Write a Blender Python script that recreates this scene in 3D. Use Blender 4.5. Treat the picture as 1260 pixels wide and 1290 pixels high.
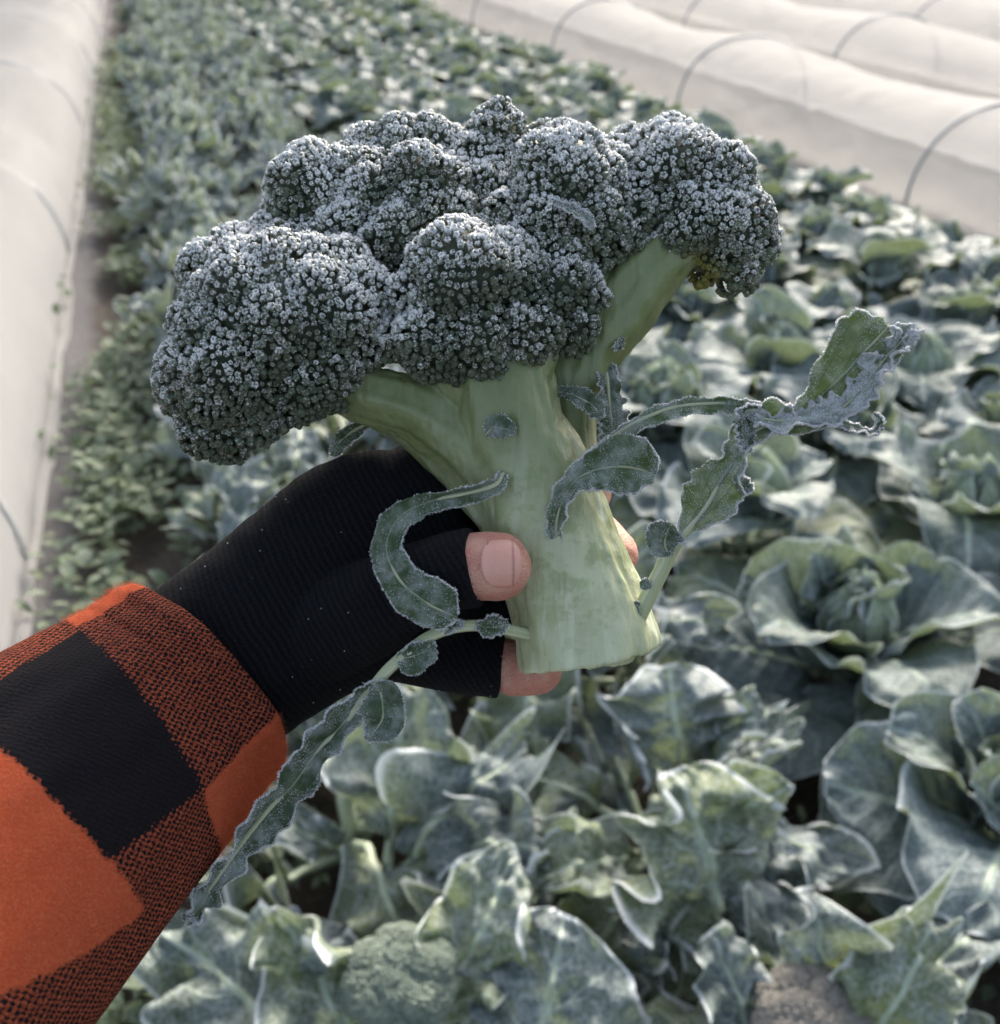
import bpy, math, random
import numpy as np
from mathutils import Matrix, Vector, Euler

# ------------------------------------------------------------------ camera, sky, sun, exposure
for o in list(bpy.data.objects): bpy.data.objects.remove(o)
S = bpy.context.scene
COL = S.collection
PITCH = math.radians(32.4); YAW = math.radians(17.8); H = 1.5
F0 = 0.36                                   # distance to the broccoli held out in the hand
cd = bpy.data.cameras.new('camera'); cam = bpy.data.objects.new('camera', cd); COL.objects.link(cam)
cam.location = (0, 0, H); cam.rotation_euler = (math.pi/2-PITCH, 0, -YAW)
cd.sensor_fit = 'HORIZONTAL'; cd.sensor_width = 36; cd.lens = 36; cd.clip_start = 0.02; cd.clip_end = 300
cd.dof.use_dof = True; cd.dof.focus_distance = F0-0.015; cd.dof.aperture_fstop = 13.0
S.camera = cam
w = bpy.data.worlds.new('World'); S.world = w; w.use_nodes = True
SUN_EL, SUN_AZ = 30.0, 34.0                 # azimuth clockwise from +Y
nt = w.node_tree; nt.nodes.clear()
sky = nt.nodes.new('ShaderNodeTexSky'); sky.sky_type = 'NISHITA'; sky.sun_disc = False
sky.sun_elevation = math.radians(SUN_EL); sky.sun_rotation = math.radians(SUN_AZ)
sky.air_density = 1.0; sky.dust_density = 4.0; sky.ozone_density = 1.0
bg = nt.nodes.new('ShaderNodeBackground'); bg.inputs[1].default_value = 0.125
out = nt.nodes.new('ShaderNodeOutputWorld')
hs = nt.nodes.new('ShaderNodeHueSaturation'); hs.inputs['Saturation'].default_value = .70; nt.links.new(sky.outputs[0], hs.inputs['Color']); nt.links.new(hs.outputs[0], bg.inputs[0]); nt.links.new(bg.outputs[0], out.inputs[0])
sl = bpy.data.lights.new('sun', 'SUN'); sun = bpy.data.objects.new('sun', sl); COL.objects.link(sun)
sl.energy = 2.0; sl.angle = math.radians(20); sl.color = (1.0, 0.92, 0.80)
a, e = math.radians(SUN_AZ), math.radians(SUN_EL)
sd = Vector((math.sin(a)*math.cos(e), math.cos(a)*math.cos(e), math.sin(e)))
sun.rotation_euler = sd.to_track_quat('Z', 'Y').to_euler(); sun.location = (4, 8, 6)
S.view_settings.view_transform = 'Standard'; S.view_settings.look = 'None'
S.view_settings.exposure = 1.64; S.view_settings.gamma = 1
S.render.resolution_x = 1000; S.render.resolution_y = 1024

# ------------------------------------------------------------------ measuring helpers
MC = np.array(Matrix.Translation((0, 0, H)) @ Euler((math.pi/2-PITCH, 0, -YAW)).to_matrix().to_4x4())
R3 = MC[:3, :3]; K = F0/1260.0
def P(x, y, d):                              # a point seen at photo position x,y at distance d along the view axis
    x, y, d = np.broadcast_arrays(np.asarray(x, float), np.asarray(y, float), np.asarray(d, float))
    c = np.stack([(x-630)/1260*d, (645-y)/1260*d, -d], -1)
    return c @ R3.T + np.array([0, 0, H])
def Q(x, y, dz=0.0): return P(x, y, F0+np.asarray(dz, float)*K)
def Gd(x, y, z=0.0):                         # point at height z
    c = np.array([(x-630)/1260, (645-y)/1260, -1.0]) @ R3.T
    return np.array([0, 0, H]) + c*(z-H)/c[2]
CX, CY, CZ = R3[:, 0], R3[:, 1], R3[:, 2]    # image right, image up, towards the camera
rng = np.random.default_rng(7)
NUMW = 'first second third fourth fifth sixth seventh eighth ninth tenth eleventh twelfth thirteenth fourteenth fifteenth sixteenth seventeenth eighteenth nineteenth twentieth'.split()
NUMW += ['twenty-'+x for x in NUMW[:9]]+['thirtieth']+['thirty-'+x for x in NUMW[:9]]+['fortieth']+['forty-'+x for x in NUMW[:9]]+['fiftieth']

def _h(ix, iy, iz, seed):
    n = (ix.astype(np.int64)*374761393 + iy.astype(np.int64)*668265263 + iz.astype(np.int64)*2147483647 + seed*974634777) & 0xffffffff
    n = ((n ^ (n >> 13))*1274126177) & 0xffffffff
    n = n ^ (n >> 16)
    return (n & 0xffff)/65535.0
def vnoise(p, seed=0):
    p = np.asarray(p, float); i = np.floor(p).astype(np.int64); f = p-i; f = f*f*(3-2*f)
    r = 0
    for dx in (0, 1):
        for dy in (0, 1):
            for dz in (0, 1):
                wgt = (f[..., 0] if dx else 1-f[..., 0])*(f[..., 1] if dy else 1-f[..., 1])*(f[..., 2] if dz else 1-f[..., 2])
                r = r + wgt*_h(i[..., 0]+dx, i[..., 1]+dy, i[..., 2]+dz, seed)
    return r*2-1
def fbm(p, seed=0, o=3):
    p = np.asarray(p, float); r = 0; a = 1
    for k in range(o): r = r + a*vnoise(p*(2**k)+k*17.3, seed+k); a *= .5
    return r
def sstep(a, b, x):
    t = np.clip((x-a)/(b-a), 0, 1); return t*t*(3-2*t)

# ------------------------------------------------------------------ mesh building
class Geo:
    def __init__(s): s.V = []; s.F = []; s.n = 0; s.A = []; s.U = []
    def add(s, V, F, mat=0, frost=0.0, luv=None):
        V = np.asarray(V, float).reshape(-1, 3)
        F = [F] if isinstance(F, np.ndarray) else F
        for f in F:
            if len(f): s.F.append((np.asarray(f, np.int64)+s.n, mat))
        s.V.append(V); s.n += len(V)
        s.A.append(np.broadcast_to(np.asarray(frost, float), (len(V),)))
        s.U.append(np.zeros((len(V), 3)) if luv is None else np.asarray(luv, float).reshape(-1, 3))
        return s
    def merge(s, g, M=None):
        V = np.concatenate(g.V)
        if M is not None: V = V @ M[:3, :3].T + M[:3, 3]
        for f, m in g.F: s.F.append((f+s.n, m))
        s.V.append(V); s.n += len(V); s.A += g.A; s.U += g.U
    def mesh(s, name, mats, origin=(0, 0, 0), smooth=True):
        V = np.concatenate(s.V)-np.asarray(origin); A = np.concatenate(s.A); U = np.concatenate(s.U)
        me = bpy.data.meshes.new(name)
        me.vertices.add(len(V)); me.vertices.foreach_set('co', V.astype(np.float32).ravel())
        li = np.concatenate([f.ravel() for f, m in s.F]); tot = np.concatenate([np.full(len(f), f.shape[1]) for f, m in s.F])
        mi = np.concatenate([np.full(len(f), m) for f, m in s.F])
        me.loops.add(len(li)); me.loops.foreach_set('vertex_index', li.astype(np.int32))
        me.polygons.add(len(tot)); st = np.concatenate([[0], np.cumsum(tot)[:-1]])
        me.polygons.foreach_set('loop_start', st.astype(np.int32)); me.polygons.foreach_set('loop_total', tot.astype(np.int32))
        me.polygons.foreach_set('material_index', mi.astype(np.int32))
        me.polygons.foreach_set('use_smooth', np.full(len(tot), smooth))
        at = me.attributes.new('frost', 'FLOAT', 'POINT'); at.data.foreach_set('value', A.astype(np.float32))
        at = me.attributes.new('luv', 'FLOAT_VECTOR', 'POINT'); at.data.foreach_set('vector', U.astype(np.float32).ravel())
        for m in (mats if isinstance(mats, (list, tuple)) else [mats]): me.materials.append(m)
        me.update(calc_edges=True); me.validate(); return me
def origin_of(p): return np.zeros(3) if p is None else np.array(p.location)
def obj(name, geo, mats, parent=None, origin=None, smooth=True):
    og = origin_of(parent) if parent is not None else (np.zeros(3) if origin is None else np.asarray(origin, float))
    me = geo if isinstance(geo, bpy.types.Mesh) else geo.mesh(name, mats, og, smooth)
    o = bpy.data.objects.new(name, me); COL.objects.link(o)
    if parent is not None: o.parent = parent
    else: o.location = og
    return o
def tag(o, label=None, cat=None, group=None, kind=None):
    if label: o['label'] = label
    if cat: o['category'] = cat
    if group: o['group'] = group
    if kind: o['kind'] = kind
    return o
def thing(name, loc, label, cat, group=None):
    o = bpy.data.objects.new(name, None); COL.objects.link(o); o.location = tuple(loc); o.empty_display_size = .05
    return tag(o, label, cat, group)

def catmull(pts, n):
    p = np.asarray(pts, float); m = len(p)
    if m == 2: t = np.linspace(0, 1, n)[:, None]; return p[0]*(1-t)+p[1]*t
    q = np.vstack([2*p[0]-p[1], p, 2*p[-1]-p[-2]])
    u = np.linspace(0, m-1-1e-9, n); i = u.astype(int); f = (u-i)[:, None]
    a, b, c, d = q[i], q[i+1], q[i+2], q[i+3]
    return .5*((2*b)+(c-a)*f+(2*a-5*b+4*c-d)*f*f+(3*b-a-3*c+d)*f**3)
def frames(C, ref=None):
    T = np.gradient(C, axis=0); T /= np.linalg.norm(T, axis=1)[:, None]+1e-12
    ref = CZ if ref is None else ref
    N = ref-(T@ref)[:, None]*T; N /= np.linalg.norm(N, axis=1)[:, None]+1e-12
    B = np.cross(T, N); return T, N, B
def grid_faces(a, b, wrap=False):
    i = np.arange(a-1)[:, None]; j = np.arange(b if wrap else b-1)[None, :]
    j2 = (j+1) % b
    return np.stack([i*b+j+0*j, (i+1)*b+j, (i+1)*b+j2, i*b+j2+0*i], -1).reshape(-1, 4)
def tube(C, ru, rv=None, seg=24, ref=None, rnd0=False, rnd1=False, rfun=None, caps=True):
    """closed tapered tube. ru: radius in the B direction (across the view), rv: along N (towards ref)"""
    C = np.asarray(C, float); ru = np.broadcast_to(np.asarray(ru, float), (len(C),)).copy()
    rv = ru.copy() if rv is None else np.broadcast_to(np.asarray(rv, float), (len(C),)).copy()
    T, N, B = frames(C, ref)
    def ends(C, ru, rv, T, N, B, first):
        k = 6; an = np.linspace(0, math.pi/2*.96, k+1)[1:]
        i = 0 if first else -1; sg = -1 if first else 1
        r = min(ru[i], rv[i])
        nc = C[i]+sg*T[i]*np.sin(an)[:, None]*r*.95; c = np.cos(an)
        nu, nv = ru[i]*c, rv[i]*c
        e = lambda X: np.repeat(X[i][None], k, 0)
        if first: return np.vstack([nc[::-1], C]), np.r_[nu[::-1], ru], np.r_[nv[::-1], rv], np.vstack([e(T), T]), np.vstack([e(N), N]), np.vstack([e(B), B])
        return np.vstack([C, nc]), np.r_[ru, nu], np.r_[rv, nv], np.vstack([T, e(T)]), np.vstack([N, e(N)]), np.vstack([B, e(B)])
    if rnd0: C, ru, rv, T, N, B = ends(C, ru, rv, T, N, B, True)
    if rnd1: C, ru, rv, T, N, B = ends(C, ru, rv, T, N, B, False)
    n = len(C); th = np.arange(seg)/seg*2*math.pi
    m = np.ones((n, seg)) if rfun is None else rfun(np.linspace(0, 1, n)[:, None], th[None, :])
    V = C[:, None, :]+(B[:, None, :]*(ru[:, None]*m*np.cos(th))[..., None]+N[:, None, :]*(rv[:, None]*m*np.sin(th))[..., None])
    F = grid_faces(n, seg, True); V = V.reshape(-1, 3)
    luv = np.stack(np.broadcast_arrays(th[None, :]/(2*math.pi), np.linspace(0, 1, n)[:, None], 0.), -1).reshape(-1, 3)
    Fs = [F]
    if caps:
        V = np.vstack([V, C[0], C[-1]]); luv = np.vstack([luv, [[0, 0, 0], [0, 1, 0]]])
        j = np.arange(seg); j2 = (j+1) % seg
        Fs.append(np.stack([np.full(seg, n*seg), j, j2], -1)); Fs.append(np.stack([np.full(seg, n*seg+1), (n-1)*seg+j2, (n-1)*seg+j], -1))
    return V, Fs, luv
def spikes(Pt, D, ln, wd, r):
    n = len(Pt); a = r.normal(size=(n, 3)); a -= (a*D).sum(1)[:, None]*D; a /= np.linalg.norm(a, axis=1)[:, None]
    b = np.cross(D, a); ln = np.broadcast_to(ln, (n,))[:, None]; wd = np.broadcast_to(wd, (n,))[:, None]
    V = np.stack([Pt+a*wd, Pt-a*wd*.5+b*wd*.87, Pt-a*wd*.5-b*wd*.87, Pt+D*ln], 1)
    i = np.arange(n)[:, None]*4
    F = np.concatenate([i+np.array([[0, 1, 3]]), i+np.array([[1, 2, 3]]), i+np.array([[2, 0, 3]])])
    return V.reshape(-1, 3), F
def remeshed(geo, voxel, smooth=6, extra=None):
    me = geo.mesh('tmp', []); o = bpy.data.objects.new('tmp', me); COL.objects.link(o)
    m = o.modifiers.new('r', 'REMESH'); m.mode = 'VOXEL'; m.voxel_size = voxel; m.use_smooth_shade = True
    m = o.modifiers.new('s', 'SMOOTH'); m.factor = .5; m.iterations = smooth
    dg = bpy.context.evaluated_depsgraph_get(); ev = o.evaluated_get(dg); em = ev.to_mesh()
    n = len(em.vertices); V = np.empty(n*3, np.float32); em.vertices.foreach_get('co', V); V = V.reshape(-1, 3).astype(float)
    Nn = np.empty(n*3, np.float32); em.vertices.foreach_get('normal', Nn); Nn = Nn.reshape(-1, 3).astype(float)
    lt = np.empty(len(em.polygons), np.int32); em.polygons.foreach_get('loop_total', lt)
    li = np.empty(len(em.loops), np.int32); em.loops.foreach_get('vertex_index', li)
    st = np.concatenate([[0], np.cumsum(lt)[:-1]])
    F = []
    for k in np.unique(lt):
        s_ = st[lt == k]; F.append(li[s_[:, None]+np.arange(k)[None]])
    ev.to_mesh_clear(); bpy.data.objects.remove(o); bpy.data.meshes.remove(me)
    return V, F, Nn

# ------------------------------------------------------------------ materials
class MT:
    def __init__(s, name):
        s.m = bpy.data.materials.new(name); s.m.use_nodes = True; s.t = s.m.node_tree; s.t.nodes.clear()
        s.out = s.n('OutputMaterial')
    def n(s, typ, **kw):
        nd = s.t.nodes.new('ShaderNode'+typ)
        for k, v in kw.items(): setattr(nd, k, v)
        return nd
    def put(s, v, sock):
        if isinstance(v, bpy.types.NodeSocket): s.t.links.new(v, sock)
        elif v is not None:
            if isinstance(v, (tuple, list)) and len(v) == 3 and sock.type == 'RGBA': v = (*v, 1)
            sock.default_value = v
    def math(s, op, a, b=None, c=None, clamp=False):
        nd = s.n('Math', operation=op, use_clamp=clamp)
        for i, v in enumerate((a, b, c)): s.put(v, nd.inputs[i])
        return nd.outputs[0]
    def ss(s, lo, hi, x, a=0., b=1.):
        nd = s.n('MapRange', interpolation_type='SMOOTHSTEP'); s.put(x, nd.inputs['Value'])
        for k, v in (('From Min', lo), ('From Max', hi), ('To Min', a), ('To Max', b)): s.put(v, nd.inputs[k])
        return nd.outputs[0]
    def noise(s, vec, scale, detail=3, rough=.55, dist=0.):
        nd = s.n('TexNoise'); s.put(vec, nd.inputs['Vector'])
        nd.inputs['Scale'].default_value = scale; nd.inputs['Detail'].default_value = detail
        nd.inputs['Roughness'].default_value = rough; nd.inputs['Distortion'].default_value = dist
        return nd.outputs['Fac']
    def mix(s, f, a, b):
        nd = s.n('Mix', data_type='RGBA'); s.put(f, nd.inputs['Factor']); s.put(a, nd.inputs[6]); s.put(b, nd.inputs[7]); return nd.outputs[2]
    def scale(s, v, xyz):
        nd = s.n('Mapping'); s.put(v, nd.inputs[0]); nd.inputs['Scale'].default_value = xyz; return nd.outputs[0]
    def attr(s, name): return s.n('Attribute', attribute_name=name)
    def bump(s, h, strength, dist):
        nd = s.n('Bump'); nd.inputs['Strength'].default_value = strength; nd.inputs['Distance'].default_value = dist
        s.put(h, nd.inputs['Height']); return nd.outputs[0]
    def pri(s, **kw):
        nd = s.n('BsdfPrincipled')
        for k, v in kw.items(): s.put(v, nd.inputs[k.replace('_', ' ')])
        return nd.outputs[0]
    def add_tr(s, sh, col, f, normal=None):
        t = s.n('BsdfTranslucent'); s.put(col, t.inputs[0])
        if normal is not None: s.put(normal, t.inputs[1])
        mx = s.n('MixShader'); s.put(f, mx.inputs[0]); s.t.links.new(sh, mx.inputs[1]); s.t.links.new(t.outputs[0], mx.inputs[2]); return mx.outputs[0]
    def done(s, sh): s.t.links.new(sh, s.out.inputs[0]); return s.m

def leaf_mat(name, green, blue, pale, vein, frost_edge=.75, frost_all=.35, nv=9, tr=.22, blue_bias=0., old=(.10, .135, .035)):
    m = MT(name); at = m.attr('luv'); sx = m.n('SeparateXYZ'); m.put(at.outputs['Vector'], sx.inputs[0])
    fr = m.attr('frost').outputs['Fac']; tc = m.n('TexCoord').outputs['Object']
    oi = m.n('ObjectInfo').outputs['Random']
    t = m.math('ABSOLUTE', sx.outputs[0]); s = sx.outputs[1]; rnd = sx.outputs[2]
    nz = m.noise(tc, 9, 4); nf = m.noise(tc, 160, 3, .6)
    aa = m.math('MULTIPLY_ADD', s, nv, m.math('MULTIPLY', t, -2.3)); aa = m.math('MULTIPLY_ADD', nz, .9, aa)
    saw = m.math('ABSOLUTE', m.math('SUBTRACT', m.math('FRACT', aa), .5))
    ve = m.math('MULTIPLY', m.ss(.42, .5, saw), m.ss(1.0, .3, t))
    mr = m.math('MULTIPLY', m.ss(.075, .03, t), 1.35)
    v2n = m.n('TexVoronoi', feature='DISTANCE_TO_EDGE'); m.put(tc, v2n.inputs['Vector']); v2n.inputs['Scale'].default_value = 70
    v2 = m.ss(.10, .0, v2n.outputs['Distance'])
    vv = m.math('MAXIMUM', m.math('MAXIMUM', ve, mr), m.math('MULTIPLY', v2, .25))
    k = m.ss(.25, .75, m.math('ADD', m.math('MULTIPLY_ADD', rnd, .6, m.math('MULTIPLY', oi, .35)), m.math('MULTIPLY_ADD', nz, .5, blue_bias-.25)))
    c = m.mix(k, green, blue)
    c = m.mix(m.math('MULTIPLY', m.ss(.72, .80, m.math('FRACT', m.math('MULTIPLY', rnd, 7.31))), m.ss(.3, .6, nz)), c, old)
    c = m.mix(m.math('MULTIPLY', m.ss(.45, .75, m.noise(tc, 24, 3)), .5), c, pale)
    c = m.mix(m.math('MULTIPLY', vv, .8, clamp=True), c, vein)
    ed = m.math('ADD', fr, m.math('MULTIPLY_ADD', nf, .5, -.25))
    fe = m.math('MULTIPLY', m.ss(.42, .92, ed), frost_edge)
    fa = m.math('MULTIPLY', m.ss(.36, .74, m.math('MULTIPLY_ADD', nf, .75, m.math('MULTIPLY', m.noise(tc, 14, 2), .25))), frost_all)
    f = m.math('MAXIMUM', fe, fa, clamp=True)
    c = m.mix(f, c, (.74, .78, .80))
    h = m.math('ADD', m.math('MULTIPLY', vv, -.6), m.math('MULTIPLY', nf, .35))
    b = m.bump(h, .6, .003)
    sh = m.pri(Base_Color=c, Roughness=m.math('MULTIPLY_ADD', f, .25, .56), Normal=b, Specular_IOR_Level=.3)
    return m.done(m.add_tr(sh, m.mix(f, m.mix(.5, green, (.30, .40, .10)), (.6, .65, .6)), tr, b))

MATS = {}
MATS['cabbage'] = leaf_mat('cabbage_leaf', (.036, .064, .030), (.052, .085, .090), (.11, .15, .155), (.26, .33, .29), .6, .30, 8, .18, .22)
MATS['brassica'] = leaf_mat('brassica_leaf', (.042, .068, .032), (.060, .090, .094), (.15, .185, .19), (.34, .40, .32), .82, .42, 7, .18, .22)
MATS['heart'] = leaf_mat('cabbage_heart', (.15, .205, .10), (.17, .225, .17), (.26, .32, .25), (.33, .40, .30), .6, .35, 7, .2, -.1)
MATS['hleaf'] = leaf_mat('held_leaf', (.030, .058, .020), (.034, .060, .042), (.06, .09, .06), (.20, .26, .15), .5, .34, 6, .26, -.1, (.05, .09, .02))

MATS['hleaf_pale'] = leaf_mat('held_leaf_pale', (.10, .14, .05), (.10, .135, .085), (.15, .18, .12), (.24, .30, .17), .6, .38, 6, .45, -.2, (.09, .13, .03))
def rib_mat():
    m = MT('leaf_rib'); tc = m.n('TexCoord').outputs['Object']
    c = m.mix(m.noise(tc, 40, 3), (.26, .33, .20), (.45, .50, .40))
    return m.done(m.pri(Base_Color=c, Roughness=.5))
MATS['rib'] = rib_mat()
def stalk_mat():
    m = MT('stalk_skin'); tc = m.n('TexCoord').outputs['Object']; at = m.attr('luv').outputs['Vector']; fr = m.attr('frost').outputs['Fac']
    g = m.n('NewGeometry').outputs['Position']
    # image-up frame is close to the stalk's own axis: stretch streaks along it with an object-space mapping
    mp = m.n('Mapping'); m.put(at, mp.inputs[0]); mp.inputs['Scale'].default_value = (1, .12, 1)
    st = m.noise(mp.outputs[0], 90, 4, .6, .3); st2 = m.noise(mp.outputs[0], 320, 3, .6)
    bl = m.noise(at, 38, 4, .6); fine = m.noise(at, 1200, 2)
    c = m.mix(m.ss(.3, .7, bl), (.27, .30, .145), (.45, .475, .305))
    c = m.mix(m.math('MULTIPLY', m.ss(.5, .66, st), .8), c, (.58, .60, .46))
    c = m.mix(m.math('MULTIPLY', m.ss(.48, .62, m.noise(at, 110, 4, .65)), .45), c, (.15, .21, .05))
    c = m.mix(m.math('MULTIPLY', m.ss(.6, .68, st2), .35), c, (.52, .55, .42))
    sy = m.n('SeparateXYZ'); m.put(at, sy.inputs[0]); c = m.mix(m.ss(.035, .105, m.math('MULTIPLY_ADD', bl, .02, sy.outputs[1]), 0., .85), c, m.mix(bl, (.085, .115, .035), (.15, .19, .07)))  # greener pigment higher up, with shade under the head painted in
    c = m.mix(m.ss(.035, .0, sy.outputs[1], 0., .35), c, (.50, .53, .36))
    h = m.math('ADD', m.math('MULTIPLY', st, .8), m.math('MULTIPLY', fine, .12))
    b = m.bump(h, .7, .0018)
    sh = m.pri(Base_Color=c, Roughness=m.ss(.2, .8, bl, .28, .48), Normal=b, Subsurface_Weight=.25, Subsurface_Radius=(.6, 1., .3), Subsurface_Scale=.004, Specular_IOR_Level=.5)
    return m.done(sh)
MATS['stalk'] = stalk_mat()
def bud_mat():
    m = MT('floret_buds'); at = m.attr('luv').outputs['Vector']; fr = m.attr('frost').outputs['Fac']; tc = m.n('TexCoord').outputs['Object']
    sx = m.n('SeparateXYZ'); m.put(at, sx.inputs[0])
    nf = m.noise(tc, 2300, 3, .75); nb = m.noise(tc, 30, 3)
    c = m.mix(sx.outputs[0], (.045, .065, .034), (.125, .155, .095))
    c = m.mix(m.math('MULTIPLY', m.ss(.62, .72, nb), .4), c, (.085, .07, .03))
    c = m.mix(sx.outputs[1], c, (.17, .16, .025))
    f = m.ss(.48, 1.02, m.math('ADD', fr, m.math('MULTIPLY_ADD', nf, 1.3, -.62)))
    c = m.mix(f, c, (.80, .80, .785))
    b = m.bump(nf, .8, .0006)
    return m.done(m.pri(Base_Color=c, Roughness=m.math('MULTIPLY_ADD', f, .1, .5), Normal=b, Specular_IOR_Level=.6))
MATS['bud'] = bud_mat()
def frost_mat():
    m = MT('frost_crystals')
    sh = m.pri(Base_Color=(.85, .86, .87), Roughness=.3, Specular_IOR_Level=.7)
    return m.done(m.add_tr(sh, (.85, .88, .92), .35))
MATS['frost'] = frost_mat()
def skin_mat():
    m = MT('skin'); tc = m.n('TexCoord').outputs['Object']
    c = m.mix(m.ss(.35, .65, m.noise(tc, 110, 4)), (.58, .30, .21), (.47, .17, .12))
    c = m.mix(m.math('MULTIPLY', m.noise(tc, 500, 3), .3), c, (.68, .42, .33))
    v = m.n('TexVoronoi', feature='DISTANCE_TO_EDGE'); m.put(tc, v.inputs['Vector']); v.inputs['Scale'].default_value = 900
    h = m.math('ADD', m.ss(0, .25, v.outputs['Distance']), m.math('MULTIPLY', m.noise(m.scale(tc, (1, 1.6, .6)), 300, 4, .65), 2.))
    return m.done(m.pri(Base_Color=c, Roughness=.48, Normal=m.bump(h, .6, .0006), Subsurface_Weight=.25, Subsurface_Radius=(1., .35, .2), Subsurface_Scale=.004))
MATS['skin'] = skin_mat()
def nail_mat():
    m = MT('nail'); at = m.attr('luv'); sx = m.n('SeparateXYZ'); m.put(at.outputs['Vector'], sx.inputs[0])
    x, y = sx.outputs[0], sx.outputs[1]; tc = m.n('TexCoord').outputs['Object']
    c = m.mix(m.noise(at.outputs['Vector'], 5, 3), (.53, .25, .185), (.60, .32, .245))
    c = m.mix(m.ss(.30, .12, x), c, (.58, .30, .235))
    rd = m.math('ADD', x, m.math('MULTIPLY', m.noise(at.outputs['Vector'], 9, 3), .06))
    c = m.mix(m.math('MULTIPLY', m.math('MULTIPLY', m.ss(.80, .83, rd), m.ss(.90, .86, rd)), .5), c, (.20, .075, .05))
    c = m.mix(m.ss(.90, .93, rd), c, (.56, .28, .21))
    mp = m.scale(at.outputs['Vector'], (.6, 26, 1))
    c = m.mix(m.math('MAXIMUM', m.ss(.86, 1., m.math('ABSOLUTE', y)), m.ss(.07, .0, x)), c, (.42, .17, .12))
    return m.done(m.pri(Base_Color=c, Roughness=.32, Normal=m.bump(m.noise(mp, 1.5, 2), .18, .0004), Specular_IOR_Level=.5))
MATS['nail'] = nail_mat()
def glove_mat():
    m = MT('black_knit'); at = m.attr('luv'); sx = m.n('SeparateXYZ'); m.put(at.outputs['Vector'], sx.inputs[0])
    tc = m.n('TexCoord').outputs['Object']; nz = m.noise(tc, 60, 2)
    r = m.math('SINE', m.math('MULTIPLY_ADD', sx.outputs[0], 2700, m.math('MULTIPLY', nz, 9)))
    q = m.math('SINE', m.math('MULTIPLY_ADD', sx.outputs[1], 3400, m.math('MULTIPLY', r, 1.2)))
    h = m.math('MULTIPLY_ADD', q, .16, m.math('MULTIPLY', r, .55)); fz = m.noise(tc, 1100, 4, .75)
    h = m.math('MULTIPLY_ADD', fz, 3., h)
    c = m.mix(m.ss(.4, 3., h), (.0018, .0019, .0026), (.0105, .011, .0135))
    sp = m.ss(.745, .78, m.noise(tc, 420, 2, .7)); c = m.mix(m.math('MULTIPLY', sp, .2), c, (.35, .37, .42))
    return m.done(m.pri(Base_Color=c, Roughness=.95, Normal=m.bump(h, .75, .0007), Specular_IOR_Level=.12, Sheen_Weight=.015, Sheen_Roughness=.5))
MATS['glove'] = glove_mat()
def wool_mat():
    m = MT('wool_check'); at = m.attr('luv'); sx = m.n('SeparateXYZ'); m.put(at.outputs['Vector'], sx.inputs[0])
    kk = m.attr('frost').outputs['Fac']; tc = m.n('TexCoord').outputs['Object']
    nz = m.noise(tc, 420, 3, .65); fz = m.noise(tc, 1500, 4, .75); lg = m.noise(tc, 40, 3)
    u = m.math('MULTIPLY_ADD', nz, 6.5, m.math('MULTIPLY', sx.outputs[0], 2500)); v = m.math('MULTIPLY_ADD', nz, 5.5, m.math('MULTIPLY', sx.outputs[1], 2500))
    wv = m.math('MULTIPLY', m.math('SINE', m.math('MULTIPLY_ADD', v, .55, u)), m.math('SINE', m.math('MULTIPLY_ADD', u, -.25, v)))
    # the woven cells: kk 0 = all orange, 0.5 = orange and black threads mixed, 1 = all black
    thr = m.math('MULTIPLY_ADD', kk, 2.9, -1.5)
    k = m.ss(.22, -.22, m.math('SUBTRACT', m.math('MULTIPLY_ADD', fz, .8, m.math('SUBTRACT', wv, .4)), thr))
    og = m.mix(lg, (.50, .068, .022), (.60, .105, .040)); og = m.mix(m.ss(.45, .75, fz), og, (.62, .18, .09))
    bk = m.mix(fz, (.003, .004, .006), (.010, .012, .016))
    og = m.mix(m.math('MULTIPLY', m.math('MULTIPLY', m.ss(.1, .45, kk), m.ss(.95, .6, kk)), m.ss(.75, .35, fz)), og, (.13, .022, .010))
    c = m.mix(k, og, bk)
    tw = m.math('SINE', m.math('ADD', u, v))
    h = m.math('MULTIPLY_ADD', fz, 2.6, m.math('MULTIPLY', tw, .12)); h = m.math('MULTIPLY_ADD', m.math('SUBTRACT', 1., k), .35, h)
    h = m.math('MULTIPLY_ADD', wv, m.math('MULTIPLY', m.ss(.1, .45, kk), .8), h)
    return m.done(m.pri(Base_Color=c, Roughness=.95, Normal=m.bump(h, .8, .0009), Specular_IOR_Level=.1, Sheen_Weight=m.math('MULTIPLY_ADD', k, -.10, .12), Sheen_Roughness=.6, Sheen_Tint=(1., .5, .3)))
MATS['wool'] = wool_mat()
def fuzz_mat(name, c):
    m = MT(name); return m.done(m.pri(Base_Color=c, Roughness=.8, Specular_IOR_Level=.2))
MATS['fuzz_o'] = fuzz_mat('orange_fibre', (.62, .17, .07)); MATS['fuzz_k'] = fuzz_mat('black_fibre', (.012, .014, .02))
def fabric_mat():
    m = MT('row_cover_fleece'); tc = m.n('TexCoord').outputs['Object']
    nz = m.noise(m.scale(tc, (2.5, .5, 1)), 2.2, 4)
    c = m.mix(nz, (.55, .55, .54), (.62, .615, .60))
    b = m.bump(m.noise(m.scale(tc, (3, .7, 2)), 5, 5, .6), .35, .03)
    sh = m.add_tr(m.pri(Base_Color=c, Roughness=.8, Normal=b, Specular_IOR_Level=.2), (.82, .80, .77), .68, b)
    tp = m.n('BsdfTransparent'); mx = m.n('MixShader'); mx.inputs[0].default_value = .2
    m.t.links.new(sh, mx.inputs[1]); m.t.links.new(tp.outputs[0], mx.inputs[2]); return m.done(mx.outputs[0])
MATS['fabric'] = fabric_mat()
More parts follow.
